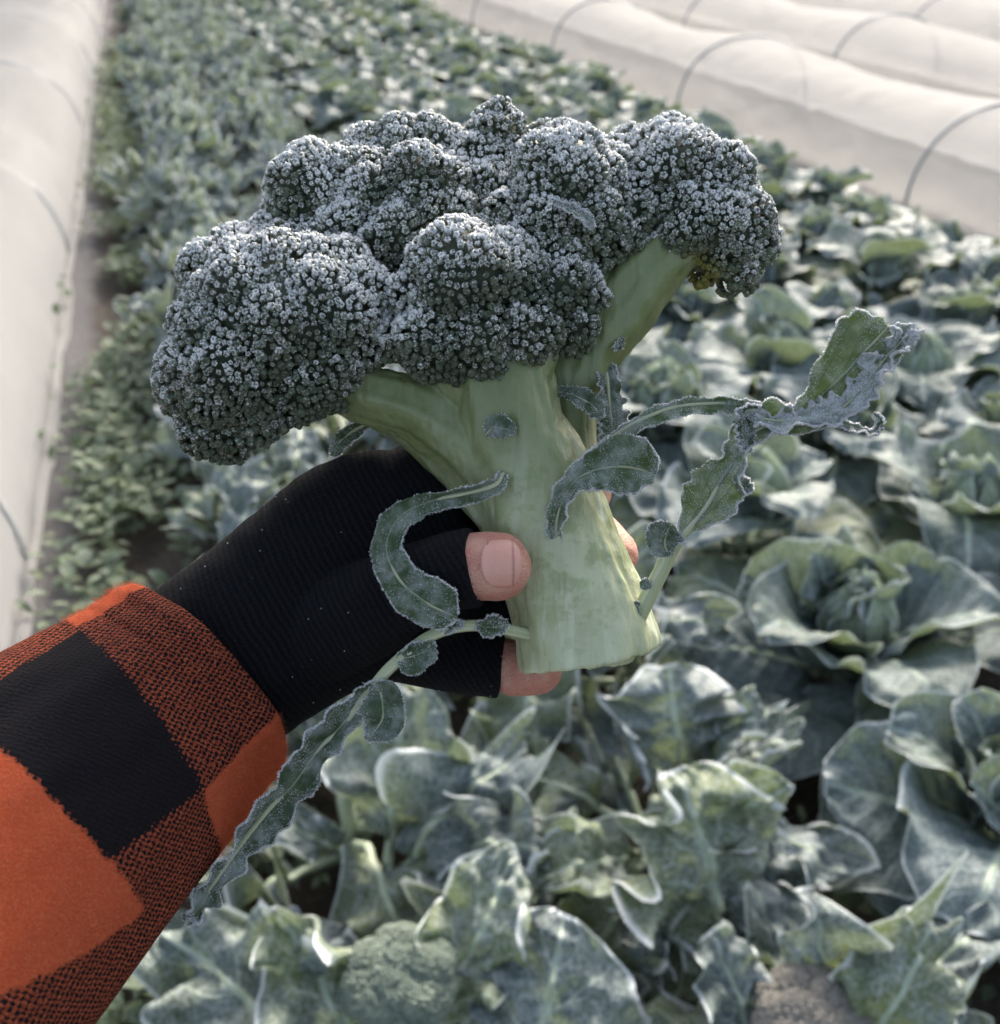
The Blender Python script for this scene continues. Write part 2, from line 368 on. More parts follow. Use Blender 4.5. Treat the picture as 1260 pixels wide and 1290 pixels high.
def simple(name, c1, c2, sc, rough=.6, bd=0.):
    m = MT(name); tc = m.n('TexCoord').outputs['Object']; n = m.noise(tc, sc, 4, .6)
    return m.done(m.pri(Base_Color=m.mix(n, c1, c2), Roughness=rough, Normal=m.bump(n, .6, bd) if bd else None))
MATS['hoop'] = simple('hoop_pipe', (.20, .22, .24), (.28, .30, .32), 30, .45)
MATS['hoop_pale'] = simple('hoop_pipe_pale', (.48, .48, .47), (.52, .52, .51), 30, .5)
def soil_mat():
    m = MT('soil'); tc = m.n('TexCoord').outputs['Object']; n = m.noise(tc, 7, 6, .65); n2 = m.noise(tc, 60, 5, .7)
    c = m.mix(n, (.045, .032, .022), (.10, .08, .062)); c = m.mix(m.ss(.5, .7, n2), c, (.15, .13, .115))
    sx = m.n('SeparateXYZ'); m.put(tc, sx.inputs[0])
    x = m.math('MULTIPLY_ADD', n, .15, sx.outputs[0])
    c = m.mix(m.math('MULTIPLY', m.ss(-.28, -.36, x), .8), c, m.mix(n2, (.10, .095, .10), (.20, .195, .20)))
    return m.done(m.pri(Base_Color=c, Roughness=.9, Normal=m.bump(m.math('ADD', n, n2), .8, .03)))
MATS['soil'] = soil_mat()
MATS['weed'] = leaf_mat('weed_leaf', (.06, .10, .03), (.07, .11, .05), (.12, .16, .08), (.16, .2, .1), .5, .35, 5, .3, -.1)
MATS['dryhead'] = simple('dry_head', (.07, .06, .045), (.33, .31, .27), 200, .8, .003)
MATS['headbud'] = simple('frosted_head', (.025, .045, .022), (.22, .27, .22), 240, .7, .003)

# ------------------------------------------------------------------ ground
g = Geo(); nx, ny = 260, 360
X, Y = np.meshgrid(np.linspace(-1, 1, nx), np.linspace(0, 1, ny), indexing='ij')
X = np.sign(X)*(np.abs(X)*6+np.abs(X)**4*70)+1.; Y = -4+Y*16+Y**5*90
Z = fbm(np.stack([X*3, Y*3, 0*X], -1), 3, 4)*.02+.02*np.cos(X*2*math.pi/.53)*(np.abs(X-1.6) < 2.1)
g.add(np.stack([X, Y, Z-.02], -1), grid_faces(nx, ny))
tag(obj('ground', g, MATS['soil']), kind='structure')

# ------------------------------------------------------------------ tunnels of white fleece over hoops
def tunnel(x0, wd, ht, y0, y1, hoops, skirt0, skirt1, label, group, seed, hin=.014, hm='hoop'):
    root = thing('row_cover_tunnel', (x0+wd/2, y0, 0), label, 'row cover', group)
    prof = []
    n = 40
    for i in range(n+1):
        a = math.pi*i/n; x = -math.cos(a); z = math.sin(a)
        prof.append((np.sign(x)*abs(x)**.9*wd/2, z**.8*ht))
    prof = np.array(prof)
    sk0 = np.stack([np.linspace(-wd/2-skirt0, -wd/2, 8)[:-1], np.linspace(.012, .03, 8)[:-1]], 1); sk1 = np.stack([np.linspace(wd/2, wd/2+skirt1, 8)[1:], np.linspace(.03, .012, 8)[1:]], 1)
    pr = np.vstack([sk0, prof+[0, .02], sk1])
    ys = np.arange(y0, y1, .05); hp = np.array(hoops)
    dmin = np.abs(ys[:, None]-hp[None]).min(1); gap = np.diff(hp).mean()
    sag = 1-.12*np.sin(np.clip(dmin/(gap/2), 0, 1)*math.pi/2)**1.3
    A = np.zeros((len(ys), len(pr), 3)); A[..., 0] = pr[None, :, 0]*(1-.03*(1-sag[:, None])*8*(pr[None, :, 1] > .06)); A[..., 1] = ys[:, None]; A[..., 2] = np.where(pr[None, :, 1] > .03, pr[None, :, 1]*sag[:, None], pr[None, :, 1])
    nn = fbm(np.stack([A[..., 0]*5, A[..., 1]*1.6, A[..., 2]*5], -1), seed, 3)
    hgt = sstep(.0, .12, A[..., 2]); n2 = np.abs(fbm(np.stack([A[..., 0]*3+A[..., 1]*1.2, A[..., 1]*4, A[..., 2]*9], -1), seed+50, 3)); A[..., 2] += (nn*.014+n2*.012)*hgt; A[..., 0] += (nn*.018-n2*.012)*hgt
    low = (1-hgt)*np.abs(fbm(np.stack([A[..., 0]*9, A[..., 1]*4, 0*A[..., 0]], -1), seed+5, 2))*.03; A[..., 2] += low
    A[:, 0, 0] += .04*vnoise(np.stack([ys*3, 0*ys, 0*ys], -1), seed); A[:, -1, 0] += (.04 if skirt1 > .1 else .012)*vnoise(np.stack([ys*3, 0*ys+9, 0*ys], -1), seed)
    A[..., 0] += x0+wd/2
    g = Geo(); g.add(A, grid_faces(len(ys), len(pr)), luv=A); obj('cover_fabric', g, MATS['fabric'], root)
    for hy in hoops:
        a = np.linspace(0, math.pi, 40); x = -np.cos(a); z = np.sin(a)
        c = np.stack([np.sign(x)*np.abs(x)**.9*(wd/2+hin)+x0+wd/2, np.full(40, hy)+.02*vnoise(np.array([[hy, 1, 1]]))[0]*z, z**.8*(ht+hin)+.02], -1)
        c = np.vstack([c[0]-[0, 0, .1], c, c[-1]-[0, 0, .1]])
        V, F, L = tube(c, (.009) if hm == 'hoop' else .006, seg=10, ref=np.array([0, 1., 0])); hg = Geo(); hg.add(V, F, luv=L); obj('hoop', hg, MATS[hm], root)
    return root
tunnel(3.62, 1.05, .50, .5, 46, [1.7+i*2.65 for i in range(0, 17)], .45, .3, 'long white fleece tunnel on hoops nearest the right side of the cabbages', 'white tunnels right of the cabbages', 1)
tunnel(5.35, 1.05, .52, 1.5, 46, [2.3+i*2.7 for i in range(16)], .3, .3, 'second white fleece tunnel, directly behind the one beside the cabbages', 'white tunnels right of the cabbages', 2)
tunnel(7.05, 1.05, .52, 2.5, 46, [3.6+i*2.7 for i in range(16)], .3, .3, 'third white fleece tunnel, at the top right edge of the photo', 'white tunnels right of the cabbages', 3)
tunnel(8.75, 1.05, .52, 3.5, 46, [4.4+i*2.7 for i in range(15)], .3, .3, 'fourth white fleece tunnel, farthest to the right of the field', 'white tunnels right of the cabbages', 4)
tunnel(-1.63, 1.12, .50, -.3, 40, [-.25+i*2.6 for i in range(15)], .3, .03, 'white fleece tunnel filling the left edge of the photo', None, 6, .002, 'hoop_pale')
tunnel(-3.5, 1.12, .50, 1, 40, [1.4+i*2.6 for i in range(14)], .3, .3, 'white fleece tunnel beyond the left edge tunnel, top left corner', None, 7)

# ------------------------------------------------------------------ leaves of the field crops
def leaf_geo(kind, seed, L=.26, W=.13, ns=30, nt_=21, rise=60, droop=80, cup=.35, ruf=.05, pet=.12, mat=0, ribmat=1, roll=None, crum=None, hue=None):
    r = np.random.default_rng(seed); s = np.linspace(0, 1, ns)[:, None]; t = np.linspace(-1, 1, nt_)[None, :]; t = .55*np.sin(t*math.pi/2)+.45*t
    if kind == 'cab':
        b = np.clip((s-pet)/(1-pet), 0, 1); wd = W*(np.sin(math.pi*np.clip(b*.93+.035, 0, 1)**.8)**.55)*(1+.05*fbm(np.stack(np.broadcast_arrays(s*6, np.sign(t), seed*1.), -1), seed, 2))
        wd = np.where(s < pet, .012+.0*s, wd)*np.ones_like(t)
    else:
        b = np.clip((s-pet)/(1-pet), 0, 1)
        lob = 1+.09*np.sin(b*math.pi*7+np.sign(t)*.7+seed)*(1-b*.5)+.07*fbm(np.stack(np.broadcast_arrays(s*14, np.sign(t)*3., seed*1.), -1), seed, 2)
        wd = W*(np.sin(math.pi*np.clip(b*.95+.03, 0, 1)**.95)**.7)*lob; wd = np.where(s < pet, .006, wd)*np.ones_like(t)
    ang = np.radians(rise-droop*s[:, 0]**1.3+6*np.sin(s[:, 0]*5+seed)); ds = L/(ns-1)
    x = np.concatenate([[0], np.cumsum(np.cos(ang[:-1])*ds)]); z = np.concatenate([[0], np.cumsum(np.sin(ang[:-1])*ds)])
    sway = .12*L*(s[:, 0]**2)*r.uniform(-1, 1)
    Tn = np.stack([-np.sin(ang), np.zeros(ns), np.cos(ang)], -1)
    lat = np.abs(t)**1.6*cup*wd
    if kind == 'cab':
        bulge = .006*np.abs(np.sin((s*8-np.abs(t)*2.3)*math.pi))*(1-np.abs(t)**3)*sstep(.1, .3, s)
        rf = ruf*np.abs(t)**3*np.sin(s*17+np.sign(t)*2+seed*1.7+2*np.sin(s*5+seed))+ruf*.6*sstep(.8, 1, s)*np.sin(t*7+seed)
        curl = -.30*wd*sstep(.5, 1.15, np.abs(t))*sstep(-.2, 1.2, np.sin(s*4+seed*2.1+np.sign(t)))
    else:
        bulge = .008*np.abs(np.sin((s*7-np.abs(t)*2.3)*math.pi))*sstep(.1, .3, s)
        rf = 1.7*ruf*np.abs(t)**1.5*np.sin(s*26+np.sign(t)*2+seed*1.7+2.5*np.sin(s*7+seed))+ruf*.7*np.abs(t)**2*vnoise(np.stack(np.broadcast_arrays(s*14, np.sign(t)*2.+.3*t, seed*1.), -1), seed)*1.5
        curl = -.6*wd*sstep(.4, 1.1, np.abs(t))*1.5*sstep(-.4, 1.2, np.sin(s*6+seed*2.1+np.sign(t)))
    up = (lat+bulge+(rf+curl)*sstep(pet*.6, pet+.12, s))*np.ones((ns, nt_))
    roll = ({'cab': .35, 'bro': 1.}[kind]) if roll is None else roll; crum = ({'cab': .004, 'bro': .016}[kind]) if crum is None else crum
    k0 = .62; e = np.clip((np.abs(t)-k0)/(1-k0), 0, 1)
    ra = vnoise(np.stack(np.broadcast_arrays(s*5, np.sign(t)*4., seed*1.3), -1), seed+31)
    phi = roll*3.9*sstep(-.15, .75, ra)*e*sstep(pet, pet+.15, s)+1e-4; sg = np.where(vnoise(np.stack(np.broadcast_arrays(s*2, np.sign(t)*7., seed*.7), -1), seed+32) > -.15, 1, -1)
    ph1 = np.maximum(phi/np.maximum(e, 1e-4), 1e-4); R_ = (1-k0)*wd/ph1
    yy = np.where(e > 0, k0*wd+R_*np.sin(phi), wd*np.abs(t)); up = up+np.where(e > 0, R_*(1-np.cos(phi))*sg, 0)
    up = up+crum*sstep(pet, pet+.15, s)*(fbm(np.stack(np.broadcast_arrays(s*L*36, wd*t*36, seed*3.1), -1), seed+40, 3)+.6*np.abs(vnoise(np.stack(np.broadcast_arrays(s*L*20, wd*t*20, seed*1.1), -1), seed+44)))
    V = np.zeros((ns, nt_, 3)); V[..., 0] = x[:, None]; V[..., 2] = z[:, None]; V[..., 1] = np.sign(t)*yy*(1-.25*cup*np.abs(t))+sway[:, None]
    V += Tn[:, None, :]*up[..., None]
    V += .006*np.stack([fbm(V*14+k*9.1, seed+k, 2) for k in range(3)], -1)*sstep(.05, .3, s)[..., None]
    fr = np.maximum(np.abs(t)**(9 if kind == 'cab' else 5), sstep(.96, 1, s))*sstep(pet, pet+.1, s); fr = fr*np.ones((ns, nt_))
    luv = np.stack(np.broadcast_arrays(t, s, r.random() if hue is None else hue), -1)
    g = Geo(); g.add(V, grid_faces(ns, nt_), mat=mat, frost=fr.ravel(), luv=luv)
    c = V[:, nt_//2]-Tn*.002; rr = np.maximum(.0075*(1-s[:, 0])**.8*(L/.26), .0008)
    V2, F2, L2 = tube(c[:int(ns*.93)], rr[:int(ns*.93)]*.9, rr[:int(ns*.93)]*1.0, seg=8, ref=np.array([0, 1., 0])); g.add(V2, F2, mat=ribmat, luv=L2)
    return g
CAB = [leaf_geo('cab', 10+i, L=.37+.03*(i % 3), W=.175+.02*(i % 2), ns=40, nt_=27, rise=[66, 50, 35, 78, 58, 24][i], droop=[75, 90, 70, 60, 120, 70][i], cup=[.5, .3, .15, .8, .35, .1][i], ruf=.012+.004*(i % 3)) for i in range(6)]
BRO = [leaf_geo('bro', 40+i, L=.34+.03*(i % 3), W=.085+.012*(i % 2), ns=52, nt_=27, pet=.3, rise=[70, 62, 48, 80, 55, 40][i], droop=[110, 130, 90, 80, 150, 110][i], cup=[.2, -.1, .3, .4, -.2, .1][i], ruf=.028+.006*(i % 3)) for i in range(6)]
INN = [leaf_geo('cab', 70+i, L=.19, W=.11, rise=92, droop=[-30, 10, 40][i], cup=.9, ruf=.01) for i in range(3)]
LEAFME = {}
def leaf_mesh(kind, i):
    k = (kind, i)
    if k not in LEAFME: LEAFME[k] = {'c': CAB, 'b': BRO, 'i': INN}[kind][i].mesh('leaf', [MATS['brassica' if kind == 'b' else 'cabbage'], MATS['rib']])
    return LEAFME[k]
def plan(kind, seed):                        # the leaves of one plant: (set, index, matrix)
    r = np.random.default_rng(seed); L = []
    def M(az, sc, z, r0, tilt, ro=0.): return np.array(Matrix.Translation((r0*math.cos(az), r0*math.sin(az), z)) @ Matrix.Rotation(az, 4, 'Z') @ Matrix.Rotation(tilt, 4, 'Y') @ Matrix.Rotation(ro, 4, 'X') @ Matrix.Diagonal((sc, sc, sc, 1)))
    a0 = r.uniform(0, 6.28)
    if kind == 'c':
        for k in range(11):
            f = k/10; idx = int(r.choice([0, 1, 4] if f > .5 else [1, 2, 5, 4])); 
            L.append(('c', idx, M(a0+k*2.4, (.95-.25*f)*r.uniform(.85, 1.15), .03+.13*f, .02, math.radians(r.uniform(-12, 12)-16*f))))
        for k in range(5): L.append(('i', int(r.integers(3)), M(a0+k*1.26+.4, r.uniform(.85, 1.15), .14, .040-.004*k, math.radians(r.uniform(-6, 8)))))
    else:
        for k in range(17):
            f = k/16; idx = int(r.choice([0, 3, 1] if f > .5 else [1, 2, 4, 5]))
            L.append(('b', idx, M(a0+k*2.4, (1.0-.3*f)*r.uniform(.8, 1.15), .04+.16*f, .015, math.radians(r.uniform(-18, 22)-6*f), r.uniform(-.6, .6))))
    return L
def head_geo(seed, R=.062, n=1500, dry=False):
    r = np.random.default_rng(seed); g = Geo(); i = np.arange(n)+.5; ph = np.arccos(1-1.25*i/n); th = math.pi*(1+5**.5)*i
    D = np.stack([np.cos(th)*np.sin(ph), np.sin(th)*np.sin(ph), np.cos(ph)], -1)
    cc = r.normal(size=(26, 3)); cc[:, 2] = np.abs(cc[:, 2])*.9; cc /= np.linalg.norm(cc, axis=1)[:, None]
    dd = np.linalg.norm(D[:, None]-cc[None], axis=2).min(1); rad = R*(1+.24*(1-np.clip(dd/.38, 0, 1)**2))
    Pt = D*rad[:, None]*[1, 1, .75]
    V = []; 
    u, v = np.meshgrid(np.linspace(0, 2*math.pi, 7)[:-1], [.0, .5, .9, 1.25], indexing='ij'); sp = np.stack([np.cos(u)*np.sin(v), np.sin(u)*np.sin(v), np.cos(v)], -1)
    zt = D; xt = np.cross(zt, [0.1, .9, .3]); xt /= np.linalg.norm(xt, axis=1)[:, None]; yt = np.cross(zt, xt)
    s = R*.062*r.uniform(.8, 1.35, n)
    VV = Pt[:, None, None]+s[:, None, None, None]*(sp[None, ..., 0:1]*xt[:, None, None]+sp[None, ..., 1:2]*yt[:, None, None]+sp[None, ..., 2:3]*zt[:, None, None]*1.3)
    F = []; b = 4
    for j in range(6):
        for k in range(3): F.append([j*b+k, j*b+k+1, ((j+1) % 6)*b+k+1, ((j+1) % 6)*b+k])
    F = (np.arange(n)[:, None, None]*24+np.array(F)[None]).reshape(-1, 4)
    g.add(VV.reshape(-1, 3), F)
    th2 = np.linspace(0, 2*math.pi, 33)[:-1]; ph2 = np.linspace(0, 1.9, 14)
    S_ = np.stack([np.outer(np.sin(ph2), np.cos(th2)), np.outer(np.sin(ph2), np.sin(th2)), np.outer(np.cos(ph2), np.ones(32))], -1)*R*.97*np.array([1, 1, .75])
    g.add(S_, grid_faces(14, 32, True)); return g
def cab_head(seed, R=.078):
    g = Geo(); r = np.random.default_rng(seed)
    for q in range(6):                        # overlapping wrapper leaves closing over the heart
        az = q*2.4+r.uniform(-.2, .2); rr = R*(1-.05*q); n1, n2 = 26, 27
        s_ = np.linspace(0, 1, n1)[:, None]; t_ = np.linspace(-1, 1, n2)[None, :]
        el = -.9+s_*(2.35+.12*np.cos(t_*2)); wa = 1.25*np.sin(math.pi*np.clip(s_*.80+.12, 0, 1))**.5*t_
        lift = .012*np.abs(t_)**4+.020*s_**6*(1+.5*np.sin(t_*5+q))+.003*fbm(np.stack(np.broadcast_arrays(s_*5, t_*5, q*3.), -1), seed+q, 2)
        D = np.stack(np.broadcast_arrays(np.cos(el)*np.cos(az+wa), np.cos(el)*np.sin(az+wa), np.sin(el)*1.05), -1)
        V = D*(rr+lift)[..., None]+[0, 0, .24]
        g.add(V, grid_faces(n1, n2), frost=(np.maximum(np.abs(t_)**9, sstep(.95, 1, s_))*np.ones((n1, n2))).ravel(), luv=np.stack(np.broadcast_arrays(t_, s_, .05+.1*q/6), -1))
    return g
CABH = [cab_head(3+i) for i in range(3)]
HEADME = [head_geo(5).mesh('head', [MATS['headbud']]), head_geo(6).mesh('head', [MATS['dryhead']])]
FAR = {}
CHM = [g_.mesh('head', [MATS['heart'], MATS['rib']]) for g_ in CABH]
def far_mesh(kind, v):
    if (kind, v) not in FAR:
        g = Geo()
        if kind == 'c': g.merge(CABH[v % 3])
        for k, i, M in plan(kind, 100+v): g.merge({'c': CAB, 'b': BRO, 'i': INN}[k][i], M)
        FAR[(kind, v)] = g.mesh('plant', [MATS['brassica' if kind == 'b' else 'cabbage'], MATS['rib']])
    return FAR[(kind, v)]
NAME = {'c': 'cabbage_plant', 'b': 'broccoli_plant'}
def stump(root, h):
    V, F, L = tube(np.array([[0, 0, -.03], [0, 0, h*.5], [0, 0, h]]), [.018, .016, .012], seg=10, ref=np.array([1., 0, 0])); g = Geo(); g.add(V, F, mat=0, luv=L)
    me = g.mesh('stem', [MATS['rib']]); o = bpy.data.objects.new('stem', me); COL.objects.link(o); o.parent = root
def place_plant(kind, x, y, near, label, group, seed, scale=1., hero=None):
    r = random.Random(seed)
    if near:
        root = thing(NAME[kind], (x, y, 0), label, 'cabbage' if kind == 'c' else 'broccoli plant', group)
        hl = HEROES.get(hero, ())
        pl = plan(kind, seed)
        if hl: pl = pl[:9]+([q for q in pl if q[0] == 'i'])
        for k, i, M in pl:
            o = bpy.data.objects.new('leaf', leaf_mesh(k, i)); COL.objects.link(o); o.parent = root; o.matrix_local = Matrix(M.tolist())
        stump(root, .2)
        if kind == 'c':
            o = bpy.data.objects.new('head', CHM[seed % 3]); COL.objects.link(o); o.parent = root; o.rotation_euler = (0, 0, r.uniform(0, 6))
        for q in hl: hero_leaf(root, q[0], q[1], q[2], q[3], **q[4])
    else:
        root = bpy.data.objects.new(NAME[kind], far_mesh(kind, seed % 7)); COL.objects.link(root); root.location = (x, y, 0)
        tag(root, label, 'cabbage' if kind == 'c' else 'broccoli plant', group)
    if near and kind == 'b' and y < .9 and y > .45:
        hd = bpy.data.objects.new('head', HEADME[0 if x < .4 else 1]); COL.objects.link(hd); hd.parent = root; hd.location = (0, 0, .33 if x < .4 else .27)
    if near and HEROES.get(hero): return root
    root.rotation_euler = (r.uniform(-.1, .1), r.uniform(-.1, .1), r.uniform(0, 6.28)); root.scale = (scale,)*3
    return root
HLAB = {(0, .74): 'broccoli plant with a small green frosted head at the bottom edge, left of centre', (0, 1.19): 'frosty broccoli plant with whitish curled leaf on a long pale stem below the glove', (1, 1.016): 'broccoli plant whose big crinkled leaf on a long pale stem stands below the cut stalk', (1, .566): 'broccoli plant with a withered brown-grey head at the bottom right edge', (2, .83): 'large cabbage with broad blue-green veined leaves cut off by the right edge, lower part', (2, 1.3): 'cabbage with a pale heart in cupped leaves, right of the cut end of the stalk'}
def zpt(q): return Gd(q[0], q[1], q[2])
def hero_leaf(root, kind, seed, base, tip, roll=0., ws=1., n0=(.55, .6), **kw):
    g = leaf_geo(kind, seed, **{**(dict(L=.36, W=.10, ns=80, nt_=33, pet=.3, ruf=.03) if kind == 'bro' else dict(L=.33, W=.15, ns=44, nt_=33, ruf=.012, hue=.6)), **kw})
    nt_ = 33; V0 = g.V[0].reshape(-1, nt_, 3); b, t = V0[0, nt_//2].copy(), V0[-2, nt_//2].copy(); b[1] = t[1] = 0
    cl = t-b; ul = np.cross(cl/np.linalg.norm(cl), [0, 1, 0.])*-1; ul = np.array([-cl[2], 0, cl[0]])/np.linalg.norm(cl)
    B, T = zpt(base), zpt(tip); ct = T-B; sc = np.linalg.norm(ct)/np.linalg.norm(cl); xt = ct/np.linalg.norm(ct)
    n = n0[0]*CZ+n0[1]*np.array([0, 0, 1.]); n -= (n@xt)*xt; n /= np.linalg.norm(n); y = np.cross(n, xt)
    a = math.radians(roll); n, y = n*math.cos(a)+y*math.sin(a), y*math.cos(a)-n*math.sin(a)
    Ml = np.stack([cl/np.linalg.norm(cl), [0, 1, 0], ul], 1); Mt = np.stack([xt, y, n], 1)
    A = Mt@np.diag([sc, sc*ws, sc])@Ml.T
    g.V = [(v-b)@A.T+B for v in g.V]
    return obj('leaf', g, [MATS['brassica' if kind == 'bro' else 'cabbage'], MATS['rib']], root)
HEROES = {
 (0, .74): [('bro', 201, (505, 1400, .08), (385, 1128, .40), dict(W=.085, rise=60, droop=40, cup=.5)),
            ('bro', 202, (480, 1395, .08), (205, 1185, .28), dict(W=.10, rise=60, droop=70, cup=.2)),
            ('bro', 203, (640, 1470, .10), (735, 1165, .38), dict(W=.13, rise=60, droop=50, cup=-.35, pet=.2, ruf=.012)),
            ('bro', 204, (530, 1340, .15), (655, 1085, .38), dict(W=.09, rise=60, droop=100, cup=.3)),
            ],
 (0, 1.19): [('bro', 211, (485, 1175, .08), (505, 872, .36), dict(W=.13, rise=70, droop=60, cup=.55, pet=.42, ruf=.045)),
             ('bro', 212, (500, 1120, .10), (665, 950, .30), dict(W=.085, rise=80, droop=140, ruf=.045)),
             ('bro', 213, (450, 1090, .10), (300, 1010, .25), dict(W=.08, rise=70, droop=110)),
             ('bro', 214, (560, 1090, .10), (720, 1050, .28), dict(W=.09, rise=70, droop=110, ruf=.04))],
 (1, 1.016): [('bro', 221, (917, 1225, .05), (848, 975, .40), dict(W=.135, rise=60, droop=30, cup=.1, pet=.22, ruf=.04)),
              ('bro', 222, (848, 990, .18), (838, 840, .42), dict(W=.16, rise=60, droop=60, cup=-.3, pet=.2, ruf=.045)),
              ('bro', 223, (840, 1085, .12), (1005, 1020, .33), dict(W=.08, rise=70, droop=110, ruf=.04)),
              ('bro', 224, (800, 1090, .12), (672, 1110, .28), dict(W=.10, rise=70, droop=90, ruf=.035)),
              ('bro', 225, (870, 960, .15), (985, 900, .33), dict(W=.09, rise=80, droop=130, ruf=.04)),
              ('bro', 226, (790, 1160, .12), (830, 1240, .15), dict(W=.09, rise=70, droop=130))],
 (1, .566): [('bro', 231, (1040, 1340, .12), (1020, 1120, .38), dict(W=.075, rise=70, droop=60, ruf=.045)),
             ('bro', 232, (1060, 1310, .15), (1175, 1165, .36), dict(W=.10, rise=80, droop=130, ruf=.045)),
             ('bro', 233, (960, 1390, .08), (875, 1190, .30), dict(W=.09, rise=70, droop=60)),
             ('bro', 234, (1070, 1400, .08), (1230, 1290, .22), dict(W=.08, rise=70, droop=90))],
 (2, .83): [('cab', 241, (1235, 1050, .14), (1045, 1000, .24), dict(W=.17, rise=30, droop=40, cup=.2)),
            ('cab', 242, (1260, 1130, .10), (1085, 1110, .15), dict(W=.15, rise=30, droop=50, cup=.1)),
            ('cab', 243, (1260, 1020, .15), (1215, 880, .32), dict(W=.15, rise=60, droop=40, cup=.5)),
            ('cab', 244, (1262, 1040, .18), (1225, 1000, .30), dict(W=.2, rise=80, droop=40, cup=.6))],
 (2, 1.3): [('cab', 251, (1085, 850, .14), (1085, 962, .07), dict(W=.20, rise=20, droop=70, cup=-.3, ruf=.02)),
            ('cab', 252, (1075, 815, .12), (940, 728, .30), dict(W=.16, rise=50, droop=30, cup=.55)),
            ('cab', 253, (1030, 850, .10), (862, 826, .18), dict(W=.12, rise=40, droop=70, cup=-.2)),
            ('cab', 254, (1095, 800, .14), (1160, 690, .34), dict(W=.17, rise=60, droop=10, cup=.6)),
            ('cab', 255, (1110, 815, .12), (1225, 800, .24), dict(W=.15, rise=50, droop=60, cup=.3)),
            ('cab', 256, (1060, 800, .14), (1030, 690, .36), dict(W=.15, rise=60, droop=10, cup=.6)),
            ('cab', 257, (1075, 845, .14), (1120, 870, .16), dict(W=.24, rise=60, droop=-20, cup=.7))]}
ORD = ['first', 'second', 'third', 'fourth', 'fifth', 'sixth', 'seventh', 'eighth', 'ninth', 'tenth', 'eleventh', 'twelfth']
def vis(x, y, m=110):
    v = (np.array([x, y, .25])-[0, 0, H])@R3; 
    if v[2] > -.3: return False
    px = v[0]/-v[2]*1260+630; py = 645-v[1]/-v[2]*1260
    mm = m+ 260/max(.6, -v[2]); return -mm < px < 1260+mm and -mm < py < 1290+mm
HERO = []          # filled below: (row index, y) of plants set by hand
ROWS = [('b', .11), ('b', .60), ('c', 1.17), ('c', 1.68), ('c', 2.15), ('c', 2.55), ('c', 2.9)]
SKIP = []
seed = 500
for ri, (kind, rx) in enumerate(ROWS):
    step = .45 if kind == 'b' else .47; y = [.74, .566, 1.30, 1.12, 1.4, 1.2, 1.35][ri]-step*3; n = 0
    nm = 'broccoli' if kind == 'b' else 'cabbage'
    rown = ['broccoli row beside the left tunnel', 'broccoli row next to the cabbages', 'cabbage row next to the broccoli', 'second cabbage row from the broccoli', 'middle cabbage row', 'second cabbage row from the right tunnels', 'cabbage row along the right tunnels'][ri]
    while y < 22:
        jx = .06 if y > 1.6 else .0; xx = rx+rng.uniform(-jx, jx); yy = y+rng.uniform(-jx, jx); seed += 1
        y += step
        if y > 9: y += .05
        if not vis(xx, yy): continue
        d = math.hypot(xx, yy); n += 1
        near = d < 3.2
        lab = f'{NUMW[n-1]} plant from the camera in the {rown}'; grp = f'plants in the {rown}'
        lab = HLAB.get((ri, round(y-step, 3)), lab)
        place_plant(kind, xx, yy, near, lab, grp, seed, rng.uniform(.9, 1.12), (ri, round(y-step, 3)))
print('plants', seed-500)

# weeds
def weeds():
    n = 22000; r = np.random.default_rng(3)
    x = np.concatenate([r.normal(-.25, .09, 13000), r.uniform(-.2, 3.5, n-13000)]); y = np.concatenate([r.uniform(.3, 12, 13000)**1., .2+r.uniform(0, 1, n-13000)**1.5*8])
    clump = vnoise(np.stack([x*5, y*3, 0*x], -1), 8); ok = clump > -.25; x, y = x[ok], y[ok]; n = len(x)
    s = np.linspace(0, 1, 5); wv = np.array([.15, .8, 1, .7, .05])
    az = r.uniform(0, 6.28, n); L = r.uniform(.025, .085, n); W = L*r.uniform(.12, .3, n); rise = r.uniform(.3, 1.4, n); z0 = r.uniform(0, .07, n)
    V = np.zeros((n, 5, 3, 3)); an = rise[:, None]-1.1*s[None]
    hx = np.cumsum(np.cos(an), 1)/5*L[:, None]; hz = np.cumsum(np.sin(an), 1)/5*L[:, None]
    for j, t in enumerate((-1, 0, 1)):
        lx, ly = hx, W[:, None]*wv[None]*t
        V[:, :, j, 0] = x[:, None]+lx*np.cos(az)[:, None]-ly*np.sin(az)[:, None]; V[:, :, j, 1] = y[:, None]+lx*np.sin(az)[:, None]+ly*np.cos(az)[:, None]
        V[:, :, j, 2] = z0[:, None]+hz+abs(t)*.15*W[:, None]
    F = (np.arange(n)[:, None, None]*15+grid_faces(5, 3)[None]).reshape(-1, 4)
    lv = np.zeros((n, 5, 3, 3)); lv[..., 0] = np.array([-1, 0, 1])[None, None]; lv[..., 1] = s[None, :, None]; lv[..., 2] = r.random(n)[:, None, None]
    g = Geo(); g.add(V.reshape(-1, 3), F, luv=lv, frost=np.abs(lv[..., 0]).ravel()*.6)
    tag(obj('weeds', g, MATS['weed']), 'low frosty green weeds covering the soil between the rows', 'weeds', kind='stuff')
weeds()

# ------------------------------------------------------------------ the broccoli held in the hand
BASE = Q(738, 835, 0)
broc = thing('broccoli', BASE, 'large frosty broccoli head with thick pale green stalk, held in the hand', 'broccoli')
def pxpath(pts, n=40):
    p = np.asarray(pts, float); c = catmull(p, n); C = Q(c[:, 0], c[:, 1], c[:, 2]); sc = (F0+c[:, 2]*K)/F0*K
    return C, c[:, 3:]*sc[:, None]
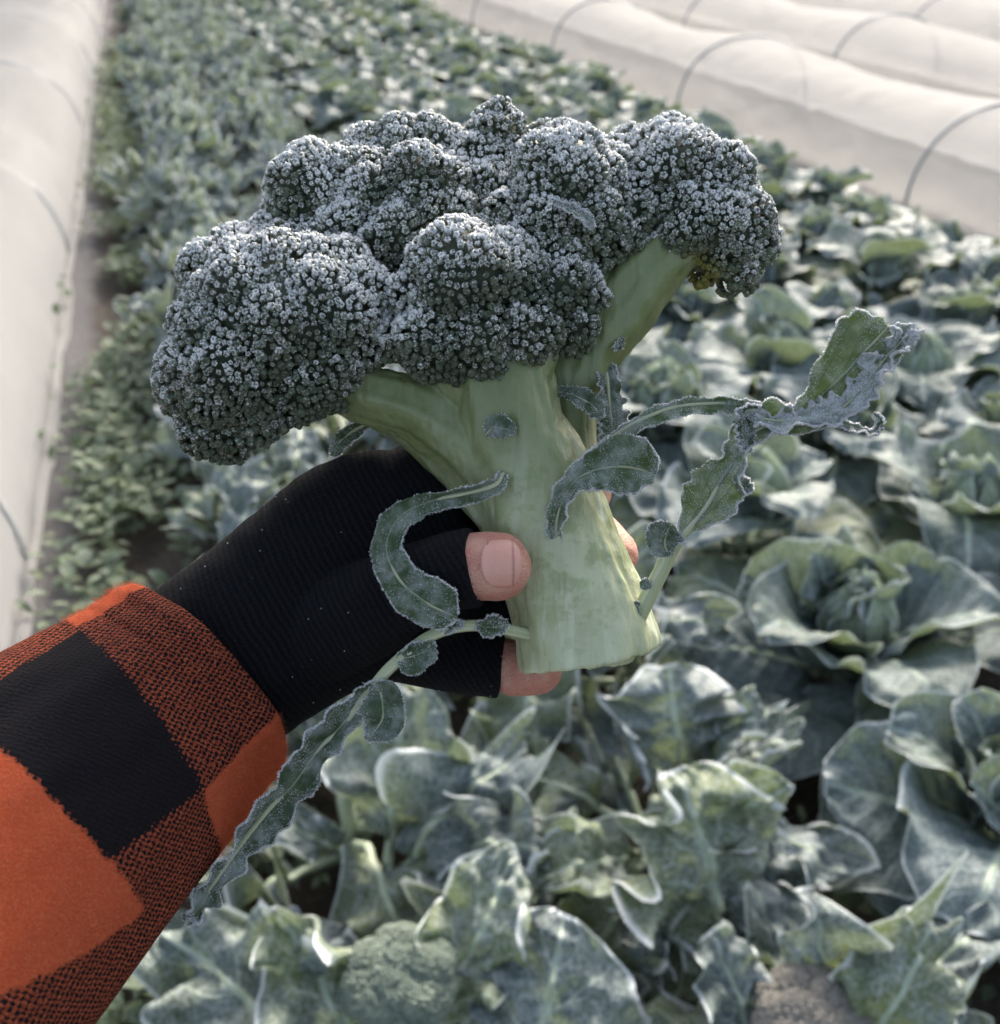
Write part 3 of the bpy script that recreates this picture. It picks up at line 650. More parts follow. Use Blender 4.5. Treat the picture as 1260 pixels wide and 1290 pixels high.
# stalk: trunk and branches grown together
sg = Geo()
def branch(pts, n=50, ridges=.045, k=5, ph=0., rnd1=True, rnd0=True):
    C, r = pxpath(pts, n); V, F, L = tube(C, r[:, 0], r[:, 0]*.9 if r.shape[1] == 1 else r[:, 1], seg=64, rnd0=rnd0, rnd1=rnd1, rfun=lambda s, t: 1+ridges*np.cos(k*t+ph+s*1.2)+ridges*.5*np.cos(9*t+ph*2-s*2)+ridges*.25*np.cos(17*t+ph))
    sg.add(V, F)
branch([(741, 827, 0, 89), (738, 812, 0, 89), (727, 770, 0, 86), (707, 715, 0, 81), (684, 650, 0, 78), (664, 590, 0, 74), (640, 540, 0, 66)], ridges=.03, rnd0=False)
branch([(690, 670, -4, 60), (655, 590, -8, 62), (640, 530, -10, 66), (628, 470, -6, 64), (612, 420, 4, 55)], ph=1)
branch([(672, 660, 0, 50), (630, 600, -2, 50), (585, 550, 0, 46), (520, 512, 4, 40), (450, 492, 12, 36), (380, 462, 20, 30)], ph=2.1)
branch([(640, 640, 14, 46), (575, 578, 22, 34), (520, 540, 30, 26), (450, 500, 34, 24)], ph=.6)
branch([(716, 700, 26, 46), (712, 610, 54, 41), (708, 530, 66, 41), (724, 460, 66, 45), (775, 395, 56, 45), (830, 330, 48, 36), (880, 290, 46, 28)], ph=.3)
branch([(744, 812, -6, 60), (750, 770, -22, 54), (738, 712, -30, 38)], ph=1.3, rnd0=False)
branch([(736, 470, 56, 34), (740, 420, 50, 36), (735, 350, 50, 34)], ph=.9)
branch([(600, 500, -16, 34), (560, 460, -14, 34), (520, 430, -6, 28)], ph=1.9)
branch([(650, 500, -18, 32), (668, 450, -14, 34), (690, 400, -6, 30)], ph=2.9)
branch([(590, 560, 20, 30), (560, 470, 60, 26), (520, 330, 80, 22)], ph=2.9)
branch([(700, 560, 50, 30), (680, 440, 80, 28), (690, 280, 90, 22)], ph=2.2)
sv, sf, sn = remeshed(sg, .0007, 4)
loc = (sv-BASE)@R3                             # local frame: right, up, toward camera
sv = sv+sn*(.0005*fbm(np.stack([loc[:, 0]*260, loc[:, 1]*45, loc[:, 2]*260], -1), 4, 3)+.0007*fbm(loc*80, 9, 2)+.0006*np.abs(vnoise(np.stack([loc[:, 0]*120, loc[:, 1]*14, loc[:, 2]*120], -1), 12)))[:, None]
# the ragged knife cut at the foot
g = Geo(); shade = sstep(.075, .105, loc[:, 1])*.0
lowm = sstep(.006, -.004, loc[:, 1]+.32*(loc[:, 0])*-1)[:, None]; sv = sv-CY*lowm*(.0012*np.abs(fbm(np.stack([loc[:, 0]*330, loc[:, 0]*0, loc[:, 2]*330], -1), 21, 3)))[:, None]
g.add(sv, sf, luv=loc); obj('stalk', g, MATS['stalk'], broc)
# florets
LOBES = {   # (x, y, depth px, radius px)
 'L': [(350, 402, -20, 107), (300, 452, -16, 96), (262, 478, -8, 66), (275, 532, 4, 52), (410, 388, -20, 88), (388, 468, -18, 66), (330, 500, -10, 56), (428, 452, -6, 48), (452, 432, 4, 44), (300, 360, 10, 72), (380, 358, 30, 76)],
 'C': [(588, 352, -52, 76), (545, 425, -42, 52), (600, 425, -52, 56), (658, 418, -34, 50), (702, 368, -8, 52), (714, 408, -2, 42), (635, 352, -34, 60), (536, 378, -34, 48), (735, 372, 0, 30), (572, 448, -36, 38), (510, 420, -26, 40)],
 'U': [(400, 246, 76, 64), (465, 250, 66, 60), (532, 245, 58, 66), (440, 290, 56, 52), (562, 290, 34, 52), (500, 305, 34, 58), (375, 268, 78, 42)],
 'T': [(505, 196, 120, 48), (548, 189, 124, 44), (465, 200, 120, 42), (590, 210, 116, 44), (625, 171, 112, 40), (652, 212, 108, 44), (698, 196, 116, 42), (612, 256, 78, 52), (728, 200, 116, 38)],
 'M': [(712, 240, 30, 76), (690, 290, 10, 56), (740, 285, 24, 60), (780, 262, 42, 50), (785, 300, 46, 38), (640, 292, 16, 48), (765, 222, 56, 42), (700, 320, 6, 44)],
 'R': [(842, 222, 70, 70), (888, 240, 70, 66), (905, 285, 62, 66), (855, 285, 52, 56), (932, 305, 70, 46), (928, 342, 66, 30), (890, 322, 62, 36), (800, 205, 84, 44), (950, 300, 80, 30)],
 'B': [(480, 260, 130, 80), (600, 260, 140, 90), (720, 260, 140, 80), (820, 270, 120, 60), (380, 340, 100, 80), (540, 330, 150, 70), (660, 330, 150, 70)]}
BC = []; BR = []; BK = []
for k, L in LOBES.items():
    for (x, y, z, r_) in L: BC.append(Q(x, y, z)); BR.append((r_-4)*(F0+z*K)/F0*K); BK.append(k)
BC = np.array(BC); BR = np.array(BR)
STEM = Q(680, 540, 30)
pts = []; nor = []; key = []; rnd = np.random.default_rng(11)
for i in range(len(BC)):
    n = int(4*math.pi*(BR[i]/(.0019))**2*1.7); j = np.arange(n)+.5; ph = np.arccos(1-2*j/n); th = math.pi*(1+5**.5)*j
    D = np.stack([np.cos(th)*np.sin(ph), np.sin(th)*np.sin(ph), np.cos(ph)], -1)
    m = max(10, int(13*(BR[i]/(.02))**2)); jj = np.arange(m)+.5; p2 = np.arccos(1-2*jj/m); t2 = math.pi*(1+5**.5)*jj+i
    cc = np.stack([np.cos(t2)*np.sin(p2), np.sin(t2)*np.sin(p2), np.cos(p2)], -1)+rnd.normal(size=(m, 3))*.12; cc /= np.linalg.norm(cc, axis=1)[:, None]
    dist = np.linalg.norm(D[:, None]-cc[None], axis=2); nn = dist.argmin(1); dd = dist.min(1); cell = math.sqrt(4*math.pi/m)*.62
    bump = 1-np.clip(dd/cell, 0, 1.15)**2
    Pt = BC[i]+D*(BR[i]+bump[:, None]*.0040-.0022)+rnd.normal(size=D.shape)*.00022
    N = D+.55*(D-cc[nn])/cell; N /= np.linalg.norm(N, axis=1)[:, None]
    ok = np.ones(n, bool)
    for q in range(len(BC)):
        if q != i: ok &= np.linalg.norm(Pt-BC[q], axis=1) > BR[q]-.0012
    tb = STEM-BC[i]; tb /= np.linalg.norm(tb)
    ok &= (D@tb) < .86
    pts.append(Pt[ok]); nor.append(N[ok]); key += [BK[i]]*int(ok.sum())
pts = np.concatenate(pts); nor = np.concatenate(nor); key = np.array(key)
cellsz = .0028; used = {}; keep = []
for i in rnd.permutation(len(pts)):
    c = tuple((pts[i]/cellsz).astype(int)); bad = False
    for a in (-1, 0, 1):
        for b in (-1, 0, 1):
            for d in (-1, 0, 1):
                for q in used.get((c[0]+a, c[1]+b, c[2]+d), ()):
                    if ((pts[i]-pts[q])**2).sum() < .00182**2: bad = True; break
    if not bad: used.setdefault(c, []).append(i); keep.append(i)
keep = np.array(keep); pts, nor, key = pts[keep], nor[keep], key[keep]
print('buds', len(pts))
# bud template: little crown with a dimple
prof = [(.0, .62, .15), (.33, .78, .35), (.66, 1.0, .95), (.98, .62, .5), (1.0, .12, .1), (.86, -.6, 0.)]
segs = 10; tr_ = [(0, .62)]; 
TV = [(0, 0, .60)]; TF = [.1]; 
for rr, zz, ff in prof[1:]:
    for s_ in range(segs):
        a = s_/segs*2*math.pi; m = 1+.11*math.cos(5*a)*(rr > .3); TV.append((rr*m*math.cos(a), rr*m*math.sin(a), zz+.08*math.cos(5*a+1)*(rr < .9))); TF.append(ff*(1+.3*math.cos(5*a)))
TV = np.array(TV); TF = np.array(TF); nt2 = len(TV)
tri = np.array([[0, 1+s_, 1+(s_+1) % segs] for s_ in range(segs)]); quad = np.array([[1+r_*segs+s_, 1+(r_+1)*segs+s_, 1+(r_+1)*segs+(s_+1) % segs, 1+r_*segs+(s_+1) % segs] for r_ in range(len(prof)-2) for s_ in range(segs)])
CENT = Q(600, 330, 50)
expo = nor[:, 2]*.75+(nor@CY)*.45-(nor@CX)*.08
lobecol = {'L': 'left', 'C': 'front middle', 'U': 'upper left', 'T': 'top', 'M': 'right of middle', 'R': 'far right', 'B': 'back'}
for k in LOBES:
    m = key == k; Pk, Nk, ek = pts[m], nor[m], expo[m]; n = len(Pk); r = np.random.default_rng(ord(k))
    g = Geo()
    # dark cores
    for i in range(len(BC)):
        if BK[i] == k:
            a = np.linspace(0, 2*math.pi, 25)[:-1]; p = np.linspace(0, math.pi, 14)
            Sx = np.stack([np.outer(np.sin(p), np.cos(a)), np.outer(np.sin(p), np.sin(a)), np.outer(np.cos(p), np.ones(24))], -1)
            g.add(BC[i]+Sx*(BR[i]-.0028), grid_faces(14, 24, True))
    Nj = Nk+r.normal(size=Nk.shape)*.16; Nj /= np.linalg.norm(Nj, axis=1)[:, None]
    xa = np.cross(Nj, r.normal(size=Nk.shape)); xa /= np.linalg.norm(xa, axis=1)[:, None]; ya = np.cross(Nj, xa)
    sc = .00124*r.uniform(.65, 1.25, n); hz = r.uniform(.8, 1.5, n)
    VV = Pk[:, None]+r.normal(size=(n, nt2, 3))*.00009+(sc[:, None, None])*(TV[None, :, 0:1]*xa[:, None]+TV[None, :, 1:2]*ya[:, None]+(TV[None, :, 2:3]*hz[:, None, None])*Nj[:, None])
    # how much rime each bud carries: the sky side of the head has the most
    patch = fbm((Pk-CENT)*45, 3, 3)-1.6*sstep(.022, .006, np.linalg.norm(Pk-Q(712, 385, -40), axis=1))
    fro = np.clip(.66+.32*ek+.20*patch+r.normal(size=n)*.10, .25, 1.1)
    FR = (fro[:, None]*(.58+TF[None]*.42))+r.normal(size=(n, nt2))*.15
    tone = np.clip(r.uniform(0, 1, n)*.7+.3*(patch+.5), 0, 1)
    yel = np.zeros(n)
    if k == 'R': yel = sstep(.016, .006, np.linalg.norm(Pk-Q(868, 352, 50), axis=1))
    lv = np.zeros((n, nt2, 3)); lv[..., 0] = tone[:, None]; lv[..., 1] = yel[:, None]
    ii = np.arange(n)[:, None, None]*nt2
    g.add(VV.reshape(-1, 3), [(ii+tri[None]).reshape(-1, 3), (ii+quad[None]).reshape(-1, 4)], frost=FR.ravel()*(1-.8*np.repeat(yel, nt2)), luv=lv)
    # ice needles
    cnt = r.poisson(np.clip(10*fro, 0, 15)*(1-.8*yel)); idx = np.repeat(np.arange(n), cnt); q = len(idx)
    a = r.uniform(0, 2*math.pi, q); rr = r.uniform(.25, 1.05, q); zz = np.where(rr > .8, r.uniform(.1, .8, q), .9)
    p = Pk[idx]+sc[idx, None]*(rr*np.cos(a))[:, None]*xa[idx]+sc[idx, None]*(rr*np.sin(a))[:, None]*ya[idx]+sc[idx, None]*(zz*hz[idx])[:, None]*Nj[idx]
    d = Nj[idx]*.8+(np.cos(a)*rr)[:, None]*xa[idx]*.7+(np.sin(a)*rr)[:, None]*ya[idx]*.7+r.normal(size=(q, 3))*.45; d /= np.linalg.norm(d, axis=1)[:, None]
    V, F = spikes(p-d*.0001, d, r.uniform(.00025, .00085, q)*(.45+.9*fro[idx]**2), r.uniform(.00006, .00015, q), r)
    g.add(V, F, mat=1)
    obj('floret', g, [MATS['bud'], MATS['frost']], broc)

# leaves growing from the stalk
def strap(name, pts, parent, n=70, nt_=15, frill=3., tooth=2.2, fold=.25, freq=9, seed=1, ice=1.0, rib=3., mats=None, label=None, white=0., crumple=2.):
    """pts: x, y, depth, half width left, half width right, twist in degrees"""
    r = np.random.default_rng(seed); c = catmull(np.asarray(pts, float), n); C = Q(c[:, 0], c[:, 1], c[:, 2])
    T = np.gradient(C, axis=0); T /= np.linalg.norm(T, axis=1)[:, None]
    N = CZ-(T@CZ)[:, None]*T; N /= np.linalg.norm(N, axis=1)[:, None]; B = np.cross(T, N)
    tw = np.radians(c[:, 5])[:, None]; B2 = B*np.cos(tw)+N*np.sin(tw); N2 = np.cross(B2, T)*-1; N2 = N*np.cos(tw)-B*np.sin(tw)
    t = np.sin(np.linspace(-1, 1, nt_)*math.pi/2)[None, :]; s = np.linspace(0, 1, n)[:, None]
    wl = np.maximum(c[:, 3], .6)[:, None]; wr = np.maximum(c[:, 4], .6)[:, None]
    wd = np.where(t < 0, wl, wr)
    te = tooth*fbm(np.stack(np.broadcast_arrays(s*n*.33, np.sign(t)*4., seed*1.), -1), seed, 2)*np.abs(t)**2
    wid = (wd+te*np.minimum(1, wd/8))*t
    z = fold*np.abs(wid)+frill*np.abs(t)**2*np.sin(s*freq*6.28+np.sign(t)*1.3+seed+1.5*np.sin(s*9))*np.minimum(1, wd/10)
    z = z+crumple*fbm(np.stack(np.broadcast_arrays(s*12, t*1.5, seed*2.), -1), seed+3, 3)*np.minimum(1, wd/10)*np.ones_like(t)
    V = C[:, None]+B2[:, None]*(wid*K)[..., None]+N2[:, None]*(z*K)[..., None]
    lens = np.ones((n, nt_)); fr = np.maximum(np.abs(t)**28, sstep(.992, 1, s))*np.ones((n, nt_))*sstep(3, 9, wd)*min(ice, 1.2)*np.clip(.62+.75*fbm(np.stack(np.broadcast_arrays(s*n*.16, np.sign(t)*3., 0*t+seed), -1), seed, 3), 0, 1.1)+white
    luv = np.stack(np.broadcast_arrays(t, s, r.uniform(.0, .5)), -1)
    g = Geo(); th = .00035
    g.add(V, grid_faces(n, nt_), frost=fr.ravel(), luv=luv); g.add(V-N2[:, None]*th, grid_faces(n, nt_)[:, ::-1], frost=fr.ravel(), luv=luv)
    if rib:
        rr = (np.linspace(rib, rib*.35, n) if np.isscalar(rib) else np.interp(np.linspace(0, 1, n), np.linspace(0, 1, len(rib)), rib))*K; V2, F2, L2 = tube(C-N2*.0002, rr, rr*.8, seg=10, rnd0=True, rnd1=True); g.add(V2, F2, mat=1, luv=L2*[.05, .03, 0])
    # rime on the margins and scattered over the blade
    if ice > 0:
        for e, w_ in ((0, wl[:, 0]), (nt_-1, wr[:, 0])):
            L = V[:, e]; k = int(n*17*ice); i = r.uniform(0, n-1.001, k); i0 = i.astype(int); f = (i-i0)[:, None]
            ok = (w_[i0] > 2.5) & (fbm(np.stack([i0*.16, i0*0.+(-3 if e == 0 else 3), i0*0.+seed], -1), seed, 3) > r.uniform(-1.1, .4, k)); i0, f = i0[ok], f[ok]
            p = L[i0]*(1-f)+L[i0+1]*f+r.normal(size=(len(i0), 3))*.0002
            d = (B2[i0]*(-1 if e == 0 else 1))+r.normal(size=(len(i0), 3))*.7; d /= np.linalg.norm(d, axis=1)[:, None]
            a_, b_ = spikes(p-d*.0001, d, r.uniform(.00015, .0007, len(i0)), r.uniform(.00008, .00024, len(i0)), r); g.add(a_, b_, mat=2)
        k = int(n*nt_*2.6*ice); i = r.integers(0, n-1, k); j = r.integers(0, nt_-1, k); f1, f2 = r.random((2, k, 1))
        keepm = vnoise(np.stack([i*.25, j*.5, i*0.], -1), seed+9) > -.2; i, j, f1, f2 = i[keepm], j[keepm], f1[keepm], f2[keepm]
        p = (V[i, j]*(1-f1)+V[i+1, j]*f1)*(1-f2)+(V[i, j+1]*(1-f1)+V[i+1, j+1]*f1)*f2
        d = N2[i]+r.normal(size=(len(i), 3))*.5; d /= np.linalg.norm(d, axis=1)[:, None]
        a_, b_ = spikes(p-d*.00005, d, r.uniform(.00012, .0004, len(i)), r.uniform(.00006, .00018, len(i)), r); g.add(a_, b_, mat=2)
    o = obj(name, g, mats or [MATS['hleaf'], MATS['stalk'], MATS['frost']], parent)
    if label: o['label'] = label
    return o
# A: narrow leaf curling over the glove
strap('leaf', [(634, 597, -68, 6, 6, 0), (622, 612, -78, 12, 8, 10), (585, 622, -84, 12, 8, 20), (540, 632, -90, 14, 12, 10), (503, 652, -95, 16, 16, 0), (487, 690, -98, 18, 18, 0), (503, 730, -118, 24, 22, 5), (535, 758, -134, 28, 26, 10), (562, 772, -134, 24, 18, 10), (576, 778, -132, 4, 3, 10)], broc, seed=2, label='narrow frosty leaf curling over the black glove', rib=3)
strap('leaf', [(612, 548, -74, 3, 3, 0), (622, 538, -78, 14, 12, 20), (634, 540, -78, 16, 13, 10), (650, 545, -76, 3, 2, 0)], broc, n=24, seed=3, ice=.12, frill=1.5, rib=1.5, label='tiny dark leaf lying on the stalk')
strap('leaf', [(694, 494, 0, 5, 5, 0), (715, 496, -14, 9, 9, 30), (738, 505, -22, 14, 14, 20), (752, 517, -26, 13, 12, 0), (759, 528, -26, 2, 2, 0)], broc, n=30, seed=4, ice=.4, frill=2, rib=2, label='small dark green leaf between the two upright branches')
# C: frosty leaf on the front of the stalk
strap('leaf', [(700, 688, -66, 5, 5, 0), (702, 655, -80, 13, 9, 20), (712, 625, -90, 14, 12, 30), (728, 603, -96, 14, 18, 20), (752, 592, -100, 24, 26, 10), (782, 588, -100, 37, 32, 0), (808, 592, -98, 32, 28, 0), (826, 600, -96, 8, 8, 0)], broc, seed=5, frill=4, label='broad frosty leaf folded over in front of the stalk', rib=2.5, ice=1.4)
# long flat leaf stem reaching right
strap('leaf', [(735, 578, -40, 3, 3, 0), (765, 555, -60, 5, 9, 10), (805, 530, -72, 6, 13, 20), (850, 513, -78, 8, 14, 20), (900, 508, -80, 8, 13, 10), (940, 510, -80, 6, 10, 0), (962, 514, -80, 4, 6, 0)], broc, seed=6, frill=1.5, rib=3.5, ice=.8, label='long narrow frosty leaf reaching right from the stalk')
# E: stem from the foot of the stalk with leaflets and big icy blade
e = strap('leaf', [(800, 786, -30, 1, 1, 0), (815, 755, -38, 1, 1, 0), (832, 722, -46, 1, 1, 0), (848, 690, -54, 1, 1, 0), (862, 672, -60, 8, 6, 0), (888, 640, -66, 34, 26, 5), (905, 610, -70, 30, 30, 10), (925, 580, -74, 16, 14, 30), (935, 560, -76, 16, 12, 30), (965, 535, -80, 26, 14, 20), (1010, 520, -82, 14, 22, 0), (1045, 488, -80, 34, 34, -10), (1082, 450, -76, 50, 34, -10), (1108, 424, -72, 38, 32, 0), (1120, 410, -70, 12, 16, 0)], broc, n=150, nt_=21, seed=7, frill=5, tooth=4, fold=.35, freq=11, rib=(11, 10, 9, 5, 4, 3, 3, 2, 2, 1.5), ice=1.7, crumple=5, mats=[MATS['hleaf_pale'], MATS['stalk'], MATS['frost']], label='long curled leaf with a ragged icy margin at the right')
strap('leaflet', [(846, 700, -62, 3, 3, 0), (838, 688, -66, 20, 18, 0), (840, 672, -66, 24, 22, 0), (846, 660, -64, 6, 6, 0)], broc, n=30, seed=8, ice=.5, rib=1.5, frill=2)
strap('leaflet', [(805, 786, -40, 2, 2, 0), (797, 778, -44, 10, 9, 0), (800, 764, -44, 8, 7, 0), (806, 760, -44, 2, 2, 0)], broc, n=20, seed=9, ice=.2, rib=1, frill=1)
strap('leaflet', [(820, 741, -52, 2, 2, 0), (814, 735, -54, 7, 7, 0), (815, 728, -54, 2, 2, 0)], broc, n=16, seed=10, ice=.2, rib=1, frill=1)
# icy rolled margin strips of the big blade
strap('leaf', [(950, 526, -86, 8, 8, 20), (1000, 530, -90, 13, 18, 30), (1050, 520, -92, 15, 18, 20), (1085, 490, -90, 17, 15, 30), (1112, 455, -86, 15, 13, 30), (1137, 428, -82, 11, 10, 30), (1152, 410, -80, 5, 6, 0)], broc, n=120, nt_=21, seed=12, frill=5, tooth=8, freq=4, rib=1.5, ice=4., crumple=9, white=.75, label='thick white icy margin of the large curled leaf')
strap('leaf', [(1050, 530, -88, 4, 4, 0), (1080, 540, -90, 7, 8, 40), (1100, 545, -90, 5, 8, 60), (1110, 532, -86, 5, 6, 60), (1100, 520, -84, 2, 2, 0)], broc, n=40, seed=13, ice=1.5, rib=1)
strap('leaf', [(960, 515, -84, 3, 3, 0), (938, 520, -86, 10, 12, 30), (936, 545, -84, 14, 14, 30), (945, 570, -80, 4, 4, 0)], broc, n=40, seed=14, ice=1.5, rib=1.5, frill=4)
strap('leaf', [(925, 600, -76, 3, 3, 0), (938, 612, -78, 9, 9, 0), (948, 620, -78, 3, 3, 0)], broc, n=20, seed=15, ice=1., rib=1.)
# G: crinkled leaf behind the stalk
strap('leaf', [(755, 440, 50, 4, 4, 0), (765, 475, 30, 16, 16, 20), (768, 510, 18, 20, 18, 30), (770, 545, 10, 22, 18, 20), (755, 570, 10, 8, 8, 0)], broc, n=60, seed=16, frill=5, tooth=4, ice=1.3, label='crinkled frosty leaf behind the right side of the stalk')
strap('leaf', [(785, 425, 20, 2, 2, 0), (780, 435, 14, 5, 5, 0), (772, 440, 10, 2, 2, 0)], broc, n=14, seed=17, ice=.5, rib=1.)
strap('leaf', [(475, 528, 60, 4, 4, 0), (450, 540, 66, 9, 9, 20), (428, 556, 70, 12, 10, 20), (420, 575, 74, 4, 4, 0)], broc, n=30, seed=18, ice=.7, label='small leaf under the left branch')
# H: long trailing leaf to the lower left
h = strap('leaf', [(672, 800, -46, 1, 1, 0), (600, 788, -84, 1, 1, 0), (545, 800, -96, 1, 1, 0), (495, 838, -104, 2, 2, 0), (465, 872, -108, 5, 9, 0), (435, 908, -112, 14, 24, 10), (400, 945, -118, 18, 26, 20), (365, 990, -124, 22, 22, 30), (330, 1030, -130, 24, 20, 30), (295, 1075, -136, 16, 16, 40), (265, 1120, -142, 14, 14, 30), (245, 1150, -146, 10, 10, 20), (236, 1166, -148, 3, 3, 0)], broc, n=150, nt_=17, seed=19, frill=6, tooth=4, fold=.5, freq=12, rib=(7, 7, 7, 6, 4, 3, 3, 2, 2), ice=1.6, crumple=6, label='long trailing icy leaf hanging across the glove to the lower left')
for i, q in enumerate([[(640, 784, -82, 3, 3, 0), (628, 790, -86, 9, 14, 0), (612, 790, -90, 11, 13, 0), (600, 786, -90, 3, 3, 0)], [(545, 806, -100, 3, 3, 0), (535, 820, -104, 16, 14, 0), (515, 828, -106, 20, 13, 0), (500, 826, -106, 3, 3, 0)], [(470, 860, -112, 3, 3, 0), (480, 875, -116, 22, 22, 0), (482, 905, -118, 26, 26, 0), (468, 925, -116, 12, 12, 0), (460, 930, -116, 3, 3, 0)], [(560, 798, -98, 3, 3, 0), (570, 786, -98, 6, 8, 0), (585, 786, -96, 3, 3, 0)]]):
    strap('leaflet', q, broc, n=30, seed=20+i, ice=.6, rib=1.5, frill=2.)
strap('leaf', [(700, 165+90, -52, 3, 3, 0), (722, 265, -54, 8, 8, 30), (738, 275, -54, 8, 8, 20), (748, 288, -52, 2, 2, 0)], broc, n=20, seed=30, ice=2, rib=1, label='tiny frosty leaf lying on the head')

# ------------------------------------------------------------------ the person: hand, glove, sleeve
PB = P(60, 960, .31)
man = thing('person', PB, 'left hand in black fingerless glove and checked wool sleeve, gripping the broccoli stalk', 'person')
def limb(G_, pts, n=26, rnd0=True, rnd1=True, seg=40):
    p = np.asarray(pts, float); c = catmull(p, n); C = Q(c[:, 0], c[:, 1], c[:, 2]); sc = ((F0+c[:, 2]*K)/F0*K)[:, None]; r = c[:, 3:]*sc
    V, F, L = tube(C, r[:, 0], r[:, 1] if r.shape[1] > 1 else None, seg=seg, rnd0=rnd0, rnd1=rnd1); G_.add(V, F)
FING = dict(
 thumb=[(400, 800, 10, 58), (470, 765, -30, 54), (530, 733, -62, 46), (585, 716, -80, 43), (628, 713, -86, 44)],
 index=[(440, 680, 60, 44), (520, 606, 76, 42), (600, 600, 112, 38), (690, 610, 118, 35), (742, 622, 84, 30)],
 middle=[(440, 720, 70, 44), (520, 670, 96, 42), (610, 660, 128, 38), (720, 662, 124, 36), (766, 690, 82, 32), (776, 702, 66, 29)],
 ring=[(440, 760, 70, 44), (520, 745, 100, 42), (610, 745, 128, 38), (710, 752, 118, 34), (760, 762, 80, 29)],
 pinky=[(430, 800, 50, 44), (510, 812, 70, 40), (580, 830, 76, 36), (640, 838, 76, 34), (645, 844, 70, 33), (678, 844, 52, 31)])
hg = Geo()
limb(hg, [(30, 985, -110, 100, 80), (200, 880, -20, 95, 78), (300, 815, 20, 95, 75), (380, 765, 40, 110, 66), (470, 722, 56, 128, 60), (530, 715, 68, 120, 48)])
for k, p in FING.items(): limb(hg, p)
v, f, n_ = remeshed(hg, .0011, 8); g = Geo(); l = v@R3
v = v+n_*(.0003*fbm(l*220, 3, 2))[:, None]
g.add(v, f, luv=l); obj('hand', g, MATS['skin'], man)
gg = Geo()
limb(gg, [(120, 930, -60, 118, 95), (240, 862, 0, 122, 92), (320, 805, 24, 122, 86), (390, 757, 40, 130, 78), (470, 716, 56, 147, 68), (545, 712, 70, 140, 56)])
def clip(p, xmax, add=5):
    p = np.asarray(p, float); c = catmull(p, 60); c = c[c[:, 0] <= xmax]; c = c[np.linspace(0, len(c)-1, 8).astype(int)]; c[:, 3] += add; c[-1, 3] += 2; c[-2, 3] += 1; return c
for k, xm in (('thumb', 600), ('index', 690), ('middle', 690), ('ring', 690), ('pinky', 634)): limb(gg, clip(FING[k], xm, 7 if k != 'thumb' else 6), rnd1=False)
v, f, n_ = remeshed(gg, .0011, 7); l = (v-PB)@R3
# luv: knit rows across the hand, wales along it
ax = np.array([.86, .5, 0]); L_ = np.stack([l@ax, l@np.array([-.5, .86, 0]), l[:, 2]], -1)
v = v+n_*(.0004*fbm(l*60, 3, 3)+.0005*np.abs(vnoise(np.stack([L_[:, 0]*130, L_[:, 1]*20, L_[:, 2]*20], -1), 5)))[:, None]
g = Geo(); g.add(v, f, luv=L_)
def fibres(V, N, n, ln, r, wd=.00004, mat=0, g=None):
    i = r.integers(0, len(V), n); p = V[i]+r.normal(size=(n, 3))*.0004; d = N[i]*.7+r.normal(size=(n, 3))*.75; d /= np.linalg.norm(d, axis=1)[:, None]
    d2 = d+r.normal(size=(n, 3))*.6; d2 /= np.linalg.norm(d2, axis=1)[:, None]
    L = ln*r.uniform(.3, 1.4, n)[:, None]; a = np.cross(d, r.normal(size=(n, 3))); a /= np.linalg.norm(a, axis=1)[:, None]; a *= wd
    Vv = np.stack([p+a, p-a, p+d*L*.5+a, p+d*L*.5-a, p+d*L*.5+d2*L*.5], 1); j = np.arange(n)[:, None]*5
    g.add(Vv.reshape(-1, 3), [j+np.array([[0, 1, 3, 2]]), j+np.array([[2, 3, 4]])], mat=mat)
r = np.random.default_rng(5); fibres(v, n_, 26000, .0012, r, .000025, 1, g)
i = r.integers(0, len(v), 140); pp, dd = spikes(v[i]+n_[i]*.0002, n_[i], .0004, .00022, r); g.add(pp, dd, mat=2)
obj('glove', g, [MATS['glove'], MATS['fuzz_k'], MATS['frost']], man)['label'] = 'black knitted fingerless glove'
# thumb nail: curved plate lying in the top of the thumb tip
na, nb = 26, 26; a = np.linspace(0, 1, na)[:, None]; b = np.linspace(-1, 1, nb)[None, :]; bw = 1-.30*np.abs(2*a-1)**5
C, rr = pxpath(FING['thumb'], 60); tipd = C[-1]-C[-8]; tipd /= np.linalg.norm(tipd); Nz = CZ-(CZ@tipd)*tipd; Nz /= np.linalg.norm(Nz); Bz = np.cross(tipd, Nz)
Nz2 = Nz*math.cos(.15)-Bz*math.sin(.15)*1; Bz2 = np.cross(tipd, Nz2)
x0 = Q(612, 713, -84)
wv = 35*K*(1-.10*np.abs(1-a)**3)*(1-.35*sstep(.86, 1.0, a)**2*0-.12*(a > 2))
ang = b*.80*bw
Rn = 42.*K
U = x0+tipd*((a*31+8-8*np.sqrt(np.maximum(0, 1-b**2))*(1-a)+6*np.sqrt(np.maximum(0, 1-b**2))*a)*K)[..., None]+Bz2*(np.sin(ang)*Rn*.93)[..., None]+Nz2*((np.cos(ang)*Rn*1.0-.0010+.0016*(1-a*.0)-.0030*a**3)*np.ones_like(b))[..., None]
g = Geo(); g.add(U, grid_faces(na, nb), luv=np.stack(np.broadcast_arrays(a, b, 0.), -1)); g.add(U-Nz2*.0006, grid_faces(na, nb)[:, ::-1], luv=np.stack(np.broadcast_arrays(a, b, 0.), -1))
obj('thumbnail', g, MATS['nail'], man)
